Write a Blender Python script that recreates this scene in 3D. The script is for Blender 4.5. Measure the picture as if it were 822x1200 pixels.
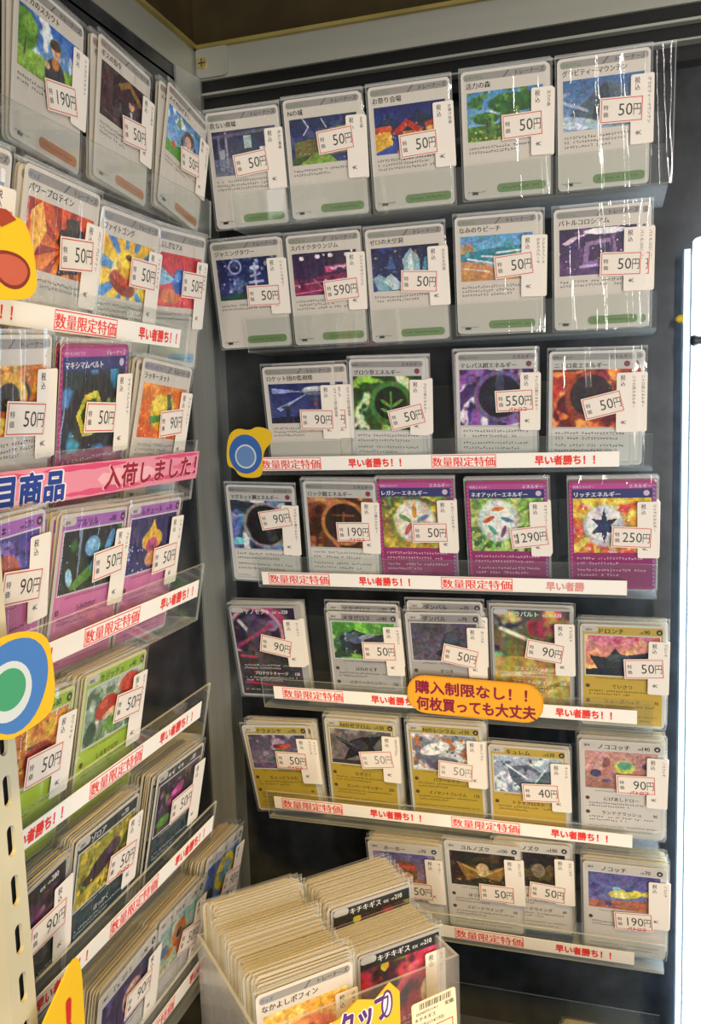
import bpy, math, random
import numpy as np
from mathutils import Matrix, Vector

for o in list(bpy.data.objects):
    bpy.data.objects.remove(o)
C = bpy.context.scene
COL = C.collection
rnd = random.Random(7)

# ------------------------------------------------------------------ camera, world, lights, exposure
MM = 0.001
def W(X, Y, Z):                       # case coordinates in mm (X right, Y towards the viewer, Z up) -> metres
    return Vector(((X + 345) * MM, (-Y - 735) * MM, (Z + 1400) * MM))

cam_d = bpy.data.cameras.new('camera')
cam = bpy.data.objects.new('camera', cam_d)
COL.objects.link(cam)
cam_d.sensor_fit = 'VERTICAL'
cam_d.sensor_height = 36.0
cam_d.lens = 29.89
cam_d.clip_start = 0.01
M = Matrix(((0.95608642, -0.00269655, 0.29307248), (0.29132455, 0.11817564, -0.94929686), (-0.0320742, 0.99298905, 0.11377169)))
M = M.to_4x4()
M.translation = W(0, 0, 0)
cam.matrix_world = M
C.camera = cam

world = bpy.data.worlds.new('shop_ambience')
C.world = world
world.use_nodes = True
bg = world.node_tree.nodes['Background']
bg.inputs[0].default_value = (1.0, 0.95, 0.87, 1)
bg.inputs[1].default_value = 0.22

def area(name, loc, target, size, power, col, size_y=None):
    d = bpy.data.lights.new(name, 'AREA')
    d.size = size
    if size_y:
        d.shape = 'RECTANGLE'
        d.size_y = size_y
    d.energy = power
    d.color = col
    o = bpy.data.objects.new(name, d)
    COL.objects.link(o)
    o.location = loc
    o.rotation_euler = (Vector(target) - Vector(loc)).to_track_quat('-Z', 'Y').to_euler()
    return o
area('shop_ceiling_light', (1.5, -1.9, 2.2), (0.2, -.1, 1.2), 1.3, 11, (1.0, 0.92, 0.80), 0.14)
area('added_streak_tube', (0.80, -2.3, 1.25), (0.3, 0, 1.25), 0.06, 13, (1.0, 0.95, 0.89), 1.3)  # unseen tube added for glare streaks on the sleeves, also lights back wall
area('added_streak_tube', (1.75, -1.9, 1.2), (0.2, -.2, 1.2), 0.06, 16, (1.0, 0.90, 0.76), 1.3)  # second added tube, a warm fill for the left wall
area('low_fill_light', (1.35, -1.15, 0.85), (0.1, -.2, 1.05), 0.9, 8, (1.0, 0.95, 0.86), 0.2)  # unseen low lamp added so the lower rows come out brighter
sp_d = bpy.data.lights.new('warm_stack_spot', 'SPOT')  # unseen warm spot added to gild the lower-left stacks and the box
sp_d.energy = 75; sp_d.color = (1.0, 0.63, 0.13); sp_d.spot_size = math.radians(33); sp_d.spot_blend = .6; sp_d.shadow_soft_size = .06
sp = bpy.data.objects.new('warm_stack_spot', sp_d); COL.objects.link(sp)
sp.location = (0.42, -0.9, 2.3)
sp.rotation_euler = (Vector((0.13, -0.33, 0.98)) - sp.location).to_track_quat('-Z', 'Y').to_euler()
TUBE_POWER = 8.5

C.view_settings.view_transform = 'Standard'
C.view_settings.look = 'None'
C.view_settings.exposure = 0.0
C.view_settings.gamma = 1.0
C.view_settings.use_curve_mapping = False
C.cycles.transparent_max_bounces = 40
C.cycles.max_bounces = 6

# ------------------------------------------------------------------ materials
def lin(h):
    c = [int(h[i:i + 2], 16) / 255 for i in (0, 2, 4)]
    return tuple(x / 12.92 if x <= .04045 else ((x + .055) / 1.055) ** 2.4 for x in c)

def mat(name):
    m = bpy.data.materials.new(name)
    m.use_nodes = True
    return m, m.node_tree, m.node_tree.nodes['Principled BSDF']

def noise_mat(name, c0, c1, scale, rough, metallic=0.0, stretch=(1, 1, 1), bump=0.0, detail=4, spec=0.5):
    m, t, b = mat(name)
    tc = t.nodes.new('ShaderNodeTexCoord'); mp = t.nodes.new('ShaderNodeMapping')
    n = t.nodes.new('ShaderNodeTexNoise'); r = t.nodes.new('ShaderNodeValToRGB')
    mp.inputs['Scale'].default_value = stretch
    n.inputs['Scale'].default_value = scale; n.inputs['Detail'].default_value = detail
    r.color_ramp.elements[0].color = (*lin(c0), 1); r.color_ramp.elements[1].color = (*lin(c1), 1)
    r.color_ramp.elements[0].position = .35; r.color_ramp.elements[1].position = .7
    t.links.new(tc.outputs['Object'], mp.inputs[0]); t.links.new(mp.outputs[0], n.inputs['Vector'])
    t.links.new(n.outputs[0], r.inputs[0]); t.links.new(r.outputs[0], b.inputs['Base Color'])
    b.inputs['Roughness'].default_value = rough; b.inputs['Metallic'].default_value = metallic
    b.inputs['Specular IOR Level'].default_value = spec
    if bump:
        bp = t.nodes.new('ShaderNodeBump'); bp.inputs['Strength'].default_value = bump; bp.inputs['Distance'].default_value = .001
        t.links.new(n.outputs[0], bp.inputs['Height']); t.links.new(bp.outputs[0], b.inputs['Normal'])
    return m

def print_mat(name, rough, metallic=0.0, holo=False):
    m, t, b = mat(name)
    a = t.nodes.new('ShaderNodeVertexColor'); a.layer_name = 'Col'
    out = a.outputs[0]
    if holo:                          # foil: its view-dependent rainbow sheen is painted into the base colour
        tc = t.nodes.new('ShaderNodeTexCoord'); wv = t.nodes.new('ShaderNodeTexWave'); wv.inputs['Scale'].default_value = 18
        wv.inputs['Distortion'].default_value = 6
        hs = t.nodes.new('ShaderNodeCombineColor'); hs.mode = 'HSV'; hs.inputs[1].default_value = .55; hs.inputs[2].default_value = .9
        mx = t.nodes.new('ShaderNodeMixRGB'); mx.blend_type = 'SOFT_LIGHT'; mx.inputs[0].default_value = .45
        t.links.new(tc.outputs['Object'], wv.inputs['Vector']); t.links.new(wv.outputs['Fac'], hs.inputs[0])
        t.links.new(out, mx.inputs[1]); t.links.new(hs.outputs[0], mx.inputs[2]); out = mx.outputs[0]
        b.inputs['Metallic'].default_value = .12
    t.links.new(out, b.inputs['Base Color'])
    b.inputs['Roughness'].default_value = rough
    return m

def clear_mat(name, rough, ior, haze, tint=(1, 1, 1), add=0.0):
    m = bpy.data.materials.new(name); m.use_nodes = True
    t = m.node_tree
    t.nodes.clear()
    o = t.nodes.new('ShaderNodeOutputMaterial')
    tr = t.nodes.new('ShaderNodeBsdfTransparent'); tr.inputs[0].default_value = (*tint, 1)
    g = t.nodes.new('ShaderNodeBsdfGlossy'); g.inputs['Roughness'].default_value = rough
    d = t.nodes.new('ShaderNodeBsdfDiffuse'); d.inputs[0].default_value = (.85, .87, .88, 1)
    lw = t.nodes.new('ShaderNodeLayerWeight'); lw.inputs[0].default_value = .5      # Schlick, the same from both faces
    pw = t.nodes.new('ShaderNodeMath'); pw.operation = 'POWER'; pw.inputs[1].default_value = 5
    f0 = ((ior - 1) / (ior + 1)) ** 2 * 1.6 + add
    ad = t.nodes.new('ShaderNodeMath'); ad.operation = 'MULTIPLY_ADD'; ad.inputs[1].default_value = .8; ad.inputs[2].default_value = f0
    t.links.new(lw.outputs['Facing'], pw.inputs[0]); t.links.new(pw.outputs[0], ad.inputs[0])
    m1 = t.nodes.new('ShaderNodeMixShader'); m1.inputs[0].default_value = haze
    m2 = t.nodes.new('ShaderNodeMixShader')
    t.links.new(tr.outputs[0], m1.inputs[1]); t.links.new(d.outputs[0], m1.inputs[2])
    t.links.new(ad.outputs[0], m2.inputs[0]); t.links.new(m1.outputs[0], m2.inputs[1]); t.links.new(g.outputs[0], m2.inputs[2])
    t.links.new(m2.outputs[0], o.inputs[0])
    return m

PRINT = print_mat('printed_card', .42)
HOLO = print_mat('foil_print', .3, holo=True)
PAPER = print_mat('printed_paper', .7)
FILM = clear_mat('sleeve_film', .035, 1.36, .008)
SEAM = clear_mat('sleeve_seam', .2, 1.45, .16)
ACRYL = clear_mat('clear_acrylic', .02, 1.45, .02, (.97, .985, .98))
ACEDGE = clear_mat('acrylic_edge', .15, 1.5, .30)
BOXCLR = clear_mat('box_acrylic', .03, 1.45, .03)
ALU = noise_mat('brushed_aluminium', '8f918d', 'adaea8', 30, .42, .45, (1, 1, .03))
ALUH = noise_mat('brushed_rail', '93948c', 'a8a89e', 30, .42, .45, (.04, .04, 1))
ALUD = noise_mat('dark_anodised_rail', '17181a', '2a2b2c', 40, .35, .5, (.05, .05, 1))
BOARD = noise_mat('black_gloss_board', '24262a', '3a3c40', 35, .24, 0, (1, 1, 1), 0, 8)
BROWN = noise_mat('brown_board', '2a2312', '3a3018', 22, .75, 0, (1, 1, 1), .25, 8, .2)
CREAM = noise_mat('painted_steel', 'c3bda4', 'd0cab0', 20, .5, .1)
DARK = noise_mat('dark_plastic', '1c1d20', '2b2c30', 30, .45)
BASEM = noise_mat('dark_counter', '15161a', '24252a', 20, .4)
YEL = noise_mat('yellow_plastic', 'd8a61c', 'e3b42a', 30, .5)
m, t, b = mat('lit_tube')
b.inputs['Base Color'].default_value = (.9, .93, .95, 1)
b.inputs['Emission Color'].default_value = (.60, .80, 1.0, 1)
b.inputs['Emission Strength'].default_value = TUBE_POWER
LIT = m

# ------------------------------------------------------------------ mesh builder
class MB:
    def __init__(self):
        self.v = []; self.f = []; self.m = []; self.c = []; self.s = []
    def poly(self, pts, col='ffffff', m=0, smooth=False):
        n = len(self.v)
        self.v += [tuple(p) for p in pts]
        self.f.append(tuple(range(n, n + len(pts)))); self.m.append(m); self.s.append(smooth)
        self.c.append(lin(col) if isinstance(col, str) else col)
    def mesh(self, vs, fs, col='ffffff', m=0, smooth=False):
        n = len(self.v)
        self.v += [tuple(p) for p in vs]
        cc = lin(col) if isinstance(col, str) else col
        for i, f in enumerate(fs):
            self.f.append(tuple(n + k for k in f)); self.m.append(m); self.s.append(smooth)
            self.c.append(cc if not isinstance(cc, list) else cc[i])
    def rect(self, x0, y0, x1, y1, w, col, m=0):
        self.poly([(x0, y0, w), (x1, y0, w), (x1, y1, w), (x0, y1, w)], col, m)
    def frame(self, x0, y0, x1, y1, t, w, col, m=0):
        self.rect(x0, y0, x1, y0 + t, w, col, m); self.rect(x0, y1 - t, x1, y1, w, col, m)
        self.rect(x0, y0 + t, x0 + t, y1 - t, w, col, m); self.rect(x1 - t, y0 + t, x1, y1 - t, w, col, m)
    def prism(self, pts, w0, w1, col, m=0, side=None, sm=None):     # outline in u,v extruded from w0 to w1
        n = len(pts)
        self.poly([(x, y, w1) for x, y in pts], col, m)
        self.poly([(x, y, w0) for x, y in reversed(pts)], side or col, m)
        for i in range(n):
            a, b_ = pts[i], pts[(i + 1) % n]
            self.poly([(a[0], a[1], w0), (b_[0], b_[1], w0), (b_[0], b_[1], w1), (a[0], a[1], w1)], side or col, m if sm is None else sm)
    def box(self, a, b_, col='ffffff', m=0, sm=None):
        self.prism([(a[0], a[1]), (b_[0], a[1]), (b_[0], b_[1]), (a[0], b_[1])], a[2], b_[2], col, m, None, sm)
    def build(self, name, mats, parent=None, mw=None):
        me = bpy.data.meshes.new(name)
        me.from_pydata([(x * MM, y * MM, z * MM) for x, y, z in self.v], [], self.f)
        for x in mats:
            me.materials.append(x)
        me.polygons.foreach_set('material_index', self.m)
        me.polygons.foreach_set('use_smooth', self.s)
        ca = me.color_attributes.new('Col', 'FLOAT_COLOR', 'CORNER')
        arr = []
        for f, c in zip(self.f, self.c):
            arr += [c[0], c[1], c[2], 1.0] * len(f)
        ca.data.foreach_set('color', arr)
        me.update()
        o = bpy.data.objects.new(name, me)
        COL.objects.link(o)
        if parent is not None:
            o.parent = parent
        if mw is not None:
            o.matrix_world = mw
        return o

def rrect(x0, y0, x1, y1, r, n=4):
    pts = []
    for cx, cy, a0 in ((x1 - r, y0 + r, -90), (x1 - r, y1 - r, 0), (x0 + r, y1 - r, 90), (x0 + r, y0 + r, 180)):
        for i in range(n + 1):
            a = math.radians(a0 + 90 * i / n)
            pts.append((cx + r * math.cos(a), cy + r * math.sin(a)))
    return pts

_tc = {}
def text_geo(s, bold=0.0, res=2):
    k = (s, bold, res)
    if k not in _tc:
        cu = bpy.data.curves.new('lettering', 'FONT')
        cu.body = s; cu.size = 1.0; cu.resolution_u = res; cu.offset = bold; cu.fill_mode = 'FRONT'
        ob = bpy.data.objects.new('lettering', cu)
        COL.objects.link(ob)
        me = bpy.data.meshes.new_from_object(ob.evaluated_get(bpy.context.evaluated_depsgraph_get()))
        vs = [(v.co.x, v.co.y) for v in me.vertices]
        fs = [tuple(p.vertices) for p in me.polygons]
        bpy.data.objects.remove(ob); bpy.data.curves.remove(cu); bpy.data.meshes.remove(me)
        x0 = min((v[0] for v in vs), default=0); x1 = max((v[0] for v in vs), default=1)
        _tc[k] = (vs, fs, x0, x1)
    return _tc[k]

def add_text(mb, s, x, y, size, col, w, bold=0.0, align='l', rot=0.0, width=None, sx=1.0, m=0, res=2):
    if not s:
        return
    vs, fs, x0, x1 = text_geo(s, 0.0, res)
    k = sx * size
    if width:
        k = width / max(1e-6, x1 - x0)
    L = (x1 - x0) * k
    ox = {'l': 0, 'c': -L / 2, 'r': -L}[align]
    c, sn = math.cos(math.radians(rot)), math.sin(math.radians(rot))
    d = bold * size
    if bold >= .03:
        shifts = [(d * math.cos(q * math.pi / 4), d * math.sin(q * math.pi / 4)) for q in range(8)]
    elif bold >= .01:
        shifts = [(-d, 0), (d, 0)]
    else:
        shifts = [(0, 0)]
    for q, (ex, ey) in enumerate(shifts):
        out = []
        for a, b_ in vs:
            px, py = (a - x0) * k + ox + ex, b_ * size + ey
            out.append((x + px * c - py * sn, y + px * sn + py * c, w + q * .012))
        mb.mesh(out, fs, col, m)

def ticks(mb, x0, x1, y, h, col, w, r, gap=.25, m=0):      # a line of print too small to read
    x = x0
    cw = h * 1.02
    while x < x1 - cw:
        if r.random() > .06:
            for k in range(2):
                yy = y + h * (.1 + .8 * r.random()); a = x + cw * .1 * r.random()
                mb.rect(a, yy - h * .075, a + cw * (.45 + .35 * r.random()), yy + h * .075, w, col, m)
            a = x + cw * (.15 + .5 * r.random())
            mb.rect(a - h * .075, y + h * .05, a + h * .075, y + h * (.55 + .4 * r.random()), w, col, m)
        x += cw

def empty(name, mw):
    o = bpy.data.objects.new(name, None)
    o.empty_display_size = .01
    COL.objects.link(o)
    o.matrix_world = mw
    return o
def tag(o, label, cat, group=None):
    o['label'] = label; o['category'] = cat
    if group:
        o['group'] = group
    return o
def struct(name, mb, mats, mw=None):
    o = mb.build(name, mats, None, mw); o['kind'] = 'structure'
    return o

def axes(u, v, w, loc):
    m_ = Matrix.Identity(4)
    for i, a in enumerate((u, v, w)):
        for j in range(3):
            m_[j][i] = a[j]
    m_.translation = loc
    return m_
def pose(side, along, z, depth, lean=None, roll=0.0):      # card frame on the back ('R') or left ('L') wall
    if side == 'R':
        a = math.radians(10.5 if lean is None else lean)
        u, v = Vector((1, 0, 0)), Vector((0, -math.sin(a), math.cos(a)))
        loc = W(along, depth, z)
    else:
        a = math.radians(11.0 if lean is None else lean)
        u, v = Vector((0, 1, 0)), Vector((math.sin(a), 0, math.cos(a)))
        loc = W(depth, along, z)
    c, s = math.cos(math.radians(roll)), math.sin(math.radians(roll))
    u2, v2 = u * c + v * s, v * c - u * s
    return axes(u2, v2, u2.cross(v2), loc)

def wbox(mb, X0, Y0, Z0, X1, Y1, Z1, m=0):                # box in case coordinates, already in world mm
    a, b_ = W(X0, Y0, Z0) * 1000, W(X1, Y1, Z1) * 1000
    lo = [min(a[i], b_[i]) for i in range(3)]; hi = [max(a[i], b_[i]) for i in range(3)]
    mb.box(lo, hi, 'ffffff', m)

# ------------------------------------------------------------------ the case itself
mb = MB(); wbox(mb, -360, -735, -660, 560, -750, 300); struct('wall_back', mb, [BOARD])
mb = MB(); wbox(mb, -345, -735, -660, -360, -255, 300); struct('wall_left', mb, [BOARD])
mb = MB(); wbox(mb, -375, -735, 300, 560, -750, 700); struct('wall_back_upper', mb, [BROWN])
mb = MB(); wbox(mb, -360, -735, 300, -375, -255, 700); struct('wall_left_upper', mb, [BROWN])
mb = MB(); wbox(mb, -345, -735, -660, 560, 200, -680); struct('floor', mb, [BASEM])
mb = MB(); wbox(mb, -375, -750, 700, 560, -560, 715); struct('shade_canopy', mb, [BROWN])  # unseen plate added overhead to darken the top of the case
mb = MB(); wbox(mb, -270, -560, -430, 120, -300, -660); struct('trim_5', mb, [BASEM])

# corner post: a folded aluminium section
mb = MB()
sec = [(-346, -735), (-346, -665), (-343, -664), (-338.5, -699), (-339.5, -703), (-343, -717), (-344, -735)]
pts = [(W(x, y, 0).x * 1000, W(x, y, 0).y * 1000) for x, y in sec]
mb.prism(pts if sum(pts[i][0] * pts[(i + 1) % 7][1] - pts[(i + 1) % 7][0] * pts[i][1] for i in range(7)) > 0 else pts[::-1], 740, 1690, 'ffffff')
struct('trim_1', mb, [ALU])

def rail(name, horizontal_X):
    mb = MB()
    def bx(d0, d1, z0, z1, m):
        if horizontal_X:
            wbox(mb, -345, d0, z0, 560, d1, z1, m)
        else:
            wbox(mb, d0, -735, z0, d1, -255, z1, m)
    f = (lambda d: -735 + d) if horizontal_X else (lambda d: -376 + d)
    bx(f(0), f(32), 290, 315, 0)
    bx(f(0), f(36), 315, 318, 2)
    bx(f(0), f(29), 280, 290, 1)
    bx(f(0), f(31), 278, 280, 0)
    bx(f(0), f(24), 268, 278, 1)
    bx(f(0), f(26), 266.5, 268, 0)
    bx(f(0), f(16), 256, 266.5, 1)
    return struct(name, mb, [ALUH, ALUD, noise_mat('rail_lip_' + name, '8d7f45', 'a8985a', 20, .45, .6)])
rail('trim_2', True)
rail('trim_3', False)

# screwed corner bracket
def screw_part(mb, cx, cy, w, r):
    n = 18
    pts = [(cx + r * math.cos(i * 2 * math.pi / n), cy + r * math.sin(i * 2 * math.pi / n)) for i in range(n)]
    mb.prism(pts, w, w + 1.3, 'ffffff')
    mb.box((cx - r * .7, cy - .5, w + 1.3), (cx + r * .7, cy + .5, w + 1.5), '222222', 1)
    mb.box((cx - .5, cy - r * .7, w + 1.3), (cx + .5, cy + r * .7, w + 1.5), '222222', 1)
br = empty('corner_bracket', pose('R', -326, 291, -702, 0))
tag(br, 'bent metal bracket screwed into the corner where both top rails meet', 'bracket')
mb = MB(); mb.prism(rrect(-16, 0, 13, 27, 5), 0, 1.6, 'ffffff'); mb.build('bracket_plate', [ALUH], br)
mb = MB(); screw_part(mb, -10.5, 12, 1.6, 4.6); mb.build('screw', [noise_mat('brass_screw', 'b9a968', 'cdbd7c', 20, .3, .9), DARK], br)

# slotted shelf upright at the viewer's end of the left wall
up = empty('slotted_upright', axes(Vector((0, 1, 0)), Vector((0, 0, 1)), Vector((1, 0, 0)), W(-258, -301.6, -660)))
tag(up, 'cream painted steel upright with a row of long slots at left', 'shelf upright')
mb = MB()
H, P0, hw = 1300, 23.6, 7.0
off = (-138.7 + 660) % P0
nslot = int(H / P0)
mb.rect(-hw, 0, -2.6, H, 0, 'ffffff'); mb.rect(2.6, 0, hw, H, 0, 'ffffff')
prev = 0
for k in range(nslot):
    zc = k * P0 + off
    mb.rect(-2.6, prev, 2.6, zc - 7.2, 0, 'ffffff'); prev = zc + 7.2
    sl = rrect(-2.6, zc - 7.2, 2.6, zc + 7.2, 2.55, 5)
    for i in range(len(sl)):
        a_, c_ = sl[i], sl[(i + 1) % len(sl)]
        mb.poly([(*a_, 0), (*c_, 0), (*c_, -2), (*a_, -2)], 'ffffff')
    for q, (cx_, cy_) in enumerate(((2.6, zc - 7.2), (2.6, zc + 7.2), (-2.6, zc + 7.2), (-2.6, zc - 7.2))):
        mb.poly([(cx_, cy_, 0)] + [(*p, 0) for p in sl[q * 6:q * 6 + 6]][::-1], 'ffffff')
mb.rect(-2.6, prev, 2.6, H, 0, 'ffffff')
mb.build('slotted_face', [CREAM], up)
mb = MB()
mb.box((-hw - 2, 0, -40), (-hw, H, 0)); mb.box((hw, 0, -4), (hw + .8, H, 0)); mb.box((-hw, 0, -5), (hw, H, -4), 'ffffff', 1)  # dark sheet behind the slots stands in for the shade inside
mb.build('side_flange', [CREAM, DARK], up)

# vertical light tube at the right
lt = empty('light_tube', axes(Vector((1, 0, 0)), Vector((0, -1, 0)), Vector((0, 0, -1)), W(71, -697, 122)))
tag(lt, 'glowing white vertical tube lamp at the right edge of the case', 'lamp')
mb = MB()
n = 28
def ring(z, r):
    return [(r * math.cos(i * 2 * math.pi / n), r * math.sin(i * 2 * math.pi / n), z) for i in range(n)]
prof = [(0, .1), (0.2, 9), (1.2, 12), (3, 13.3), (14, 13.5), (700, 13.5)]
rings = [ring(*p) for p in prof]
vs = [p for r_ in rings for p in r_]
fs = [(k * n + i, k * n + (i + 1) % n, (k + 1) * n + (i + 1) % n, (k + 1) * n + i) for k in range(len(prof) - 1) for i in range(n)]
mb.mesh(vs, fs, 'ffffff', 0, True); mb.build('diffuser', [LIT], lt)
mb = MB(); mb.box((-18.5, -26, 6), (-14, -10, 760)); mb.build('housing', [clear_mat('frosted_housing', .25, 1.5, .45, (.9, .95, .97))], lt)
mb = MB()
rr = [[(x, 15 + 4.2 * k_ * math.cos(a * math.pi / 8), 76 + 4.2 * k_ * math.sin(a * math.pi / 8)) for a in range(16)] for x, k_ in ((-15.5, .2), (-15, .8), (-13, 1), (-11, .9), (-10, .75), (12, .75), (12, .1))]
mb.mesh([p for r_ in rr for p in r_], [(k * 16 + i, k * 16 + (i + 1) % 16, (k + 1) * 16 + (i + 1) % 16, (k + 1) * 16 + i) for k in range(6) for i in range(16)], 'ffffff', 0, True)
mb.build('clip', [DARK], lt)
mb = MB()
rr = [[(-18.6 - d, -16 + r_ * math.cos(a * math.pi / 6), 57 + r_ * math.sin(a * math.pi / 6)) for a in range(12)] for d, r_ in ((0, 3.4), (3, 3), (5, 1.2), (5.4, .1))]
mb.mesh([p for r_ in rr for p in r_], [(k * 12 + i, k * 12 + (i + 1) % 12, (k + 1) * 12 + (i + 1) % 12, (k + 1) * 12 + i) for k in range(3) for i in range(12)], 'ffffff', 0, True)
mb.build('knob', [YEL], lt)

# ------------------------------------------------------------------ printed pictures
def paint(spec, nx, ny, seed=1, aspect=1.45):
    rg = np.random.RandomState(seed)
    u, v = np.meshgrid((np.arange(nx) + .5) / nx, (np.arange(ny) + .5) / ny)
    img = np.zeros((ny, nx, 3)) + .3
    def hx(h):
        return np.array([int(h[i:i + 2], 16) / 255 for i in (0, 2, 4)])
    def noise(scale, sd):
        r2 = np.random.RandomState(sd)
        tot = np.zeros((ny, nx)); amp = 1.0; s = 0
        for o_ in range(3):
            gx, gy = int(scale * aspect * 2 ** o_) + 2, int(scale * 2 ** o_) + 2
            g = r2.rand(gy + 1, gx + 1)
            x, y = u * (gx - 1), v * (gy - 1)
            i, j = x.astype(int), y.astype(int); fx, fy = x - i, y - j
            fx, fy = fx * fx * (3 - 2 * fx), fy * fy * (3 - 2 * fy)
            tot += amp * (g[j, i] * (1 - fx) * (1 - fy) + g[j, i + 1] * fx * (1 - fy) + g[j + 1, i] * (1 - fx) * fy + g[j + 1, i + 1] * fx * fy)
            s += amp; amp *= .5
        return tot / s
    def mixin(a, c):
        nonlocal img
        a = np.clip(a, 0, 1)[..., None]
        img = img * (1 - a) + hx(c) * a
    for k, t in enumerate(spec):
        op = t[0]
        if op == 'g':
            a = v if len(t) < 4 else v * math.cos(math.radians(t[3])) + u * math.sin(math.radians(t[3]))
            img[:] = hx(t[1]); mixin(a, t[2])
        elif op == 'n':
            mixin((noise(t[2], seed * 31 + k) - t[3]) * 7, t[1])
        elif op == 'e':
            cx, cy, rx, ry = t[2:6]; ro = math.radians(t[6]) if len(t) > 6 else 0
            dx, dy = (u - cx) * aspect, (v - cy)
            x, y = dx * math.cos(ro) + dy * math.sin(ro), -dx * math.sin(ro) + dy * math.cos(ro)
            d = np.sqrt((x / (rx * aspect)) ** 2 + (y / ry) ** 2)
            mixin((1 - d) * 8 + .5, t[1])
        elif op == 'p':
            P = t[2]; inside = np.zeros((ny, nx), bool)
            for i in range(len(P)):
                (x0, y0), (x1, y1) = P[i], P[(i + 1) % len(P)]
                if y0 != y1:
                    cr = ((v < y0) != (v < y1)) & (u < (x1 - x0) * (v - y0) / (y1 - y0) + x0)
                    inside ^= cr
            mixin(inside * 1.0, t[1])
        elif op == 'l':
            x0, y0, x1, y1, wd = t[2:7]
            dx, dy = (x1 - x0) * aspect, y1 - y0; L = dx * dx + dy * dy + 1e-9
            s = np.clip((((u - x0) * aspect) * dx + (v - y0) * dy) / L, 0, 1)
            d = np.hypot((u - x0) * aspect - s * dx, v - y0 - s * dy)
            mixin((wd - d) / .02 + .5, t[1])
        elif op == 'o':
            cx, cy, r, wd = t[2:6]
            d = np.abs(np.hypot((u - cx) * aspect, v - cy) - r)
            mixin((wd - d) / .03 + .5, t[1])
        elif op == 'w':                                   # swirling streaks round a centre
            cx, cy, n_, tw = t[2:6]
            dx, dy = (u - cx) * aspect, v - cy; r = np.hypot(dx, dy); a = np.arctan2(dy, dx)
            mixin((np.sin(a * n_ + r * tw + 3 * noise(4, k + seed)) - .1) * 2 * np.clip(r * 3 - .6, 0, 1), t[1])
        elif op == 'r':                                   # straight rays
            cx, cy, n_ = t[2:5]
            a = np.arctan2(v - cy, (u - cx) * aspect)
            mixin((np.sin(a * n_) - .2) * 4, t[1])
        elif op == 's':
            for _ in range(t[2]):
                cx, cy, r = rg.rand(), rg.rand() * (t[4] if len(t) > 4 else 1) + (1 - (t[4] if len(t) > 4 else 1)), t[3] * (.5 + rg.rand())
                d = np.hypot((u - cx) * aspect, v - cy)
                mixin((r - d) / (r * .5) + .3, t[1])
    img = img * (1.0 + .35 * (noise(9, seed * 7 + 1) - .5) + .5 * (noise(22, seed * 7 + 2) - .5))[..., None]      # brushwork
    img = img + (np.stack([noise(7, seed * 7 + q) for q in (3, 4, 5)], -1) - .5) * .12
    img = np.clip(img + (rg.rand(ny, nx, 1) - .5) * .07, 0, 1)
    return np.where(img <= .04045, img / 12.92, ((img + .055) / 1.055) ** 2.4)

def picture(mb, spec, x0, y0, x1, y1, w, seed, nx=76, ny=54, m=0):
    im = paint(spec, nx, ny, seed, (x1 - x0) / (y1 - y0))
    xs = np.linspace(x0, x1, nx + 1); ys = np.linspace(y1, y0, ny + 1)
    vs = [(x, y, w) for y in ys for x in xs]
    fs = [((j + 1) * (nx + 1) + i, (j + 1) * (nx + 1) + i + 1, j * (nx + 1) + i + 1, j * (nx + 1) + i) for j in range(ny) for i in range(nx)]
    mb.mesh(vs, fs, [tuple(im[j, i]) for j in range(ny) for i in range(nx)], m)

# ------------------------------------------------------------------ cards
INK = '1c1a1a'
TRN = dict(stadium=('スタジアム', '4f8a2c', '6c8c4e'), supporter=('サポート', 'c8372a', 'b8703a'), item=('グッズ', '2f62b8', '8fb3d0'), tool=('ポケモンのどうぐ', '6a4fb0', '8fb3d0'))
BODY = dict(metal=('a7a7a6', '8b8b8c'), dragon=('b39b36', 'a8984a'), colorless=('cfcac4', 'c4bfb8'), psychic=('cf72a6', 'a060b4'), grass=('a3bd2e', '8fb52c'),
            dark=('1f3d47', '23333a'), fighting=('b98a4c', 'a8703a'), gold=('c0a243', 'b8a04a'))

def text_width_fit(s, size, maxw, bold=.0):
    vs, fs, x0, x1 = text_geo(s)
    return None if (x1 - x0) * size <= maxw else maxw

def body_card(mb, edge, r=3):
    mb.prism(rrect(-31.5, 0, 31.5, 88, r), -.35, 0, edge, 0, 'cdb878')  # edge tint holds part of the warm lamplight

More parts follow.
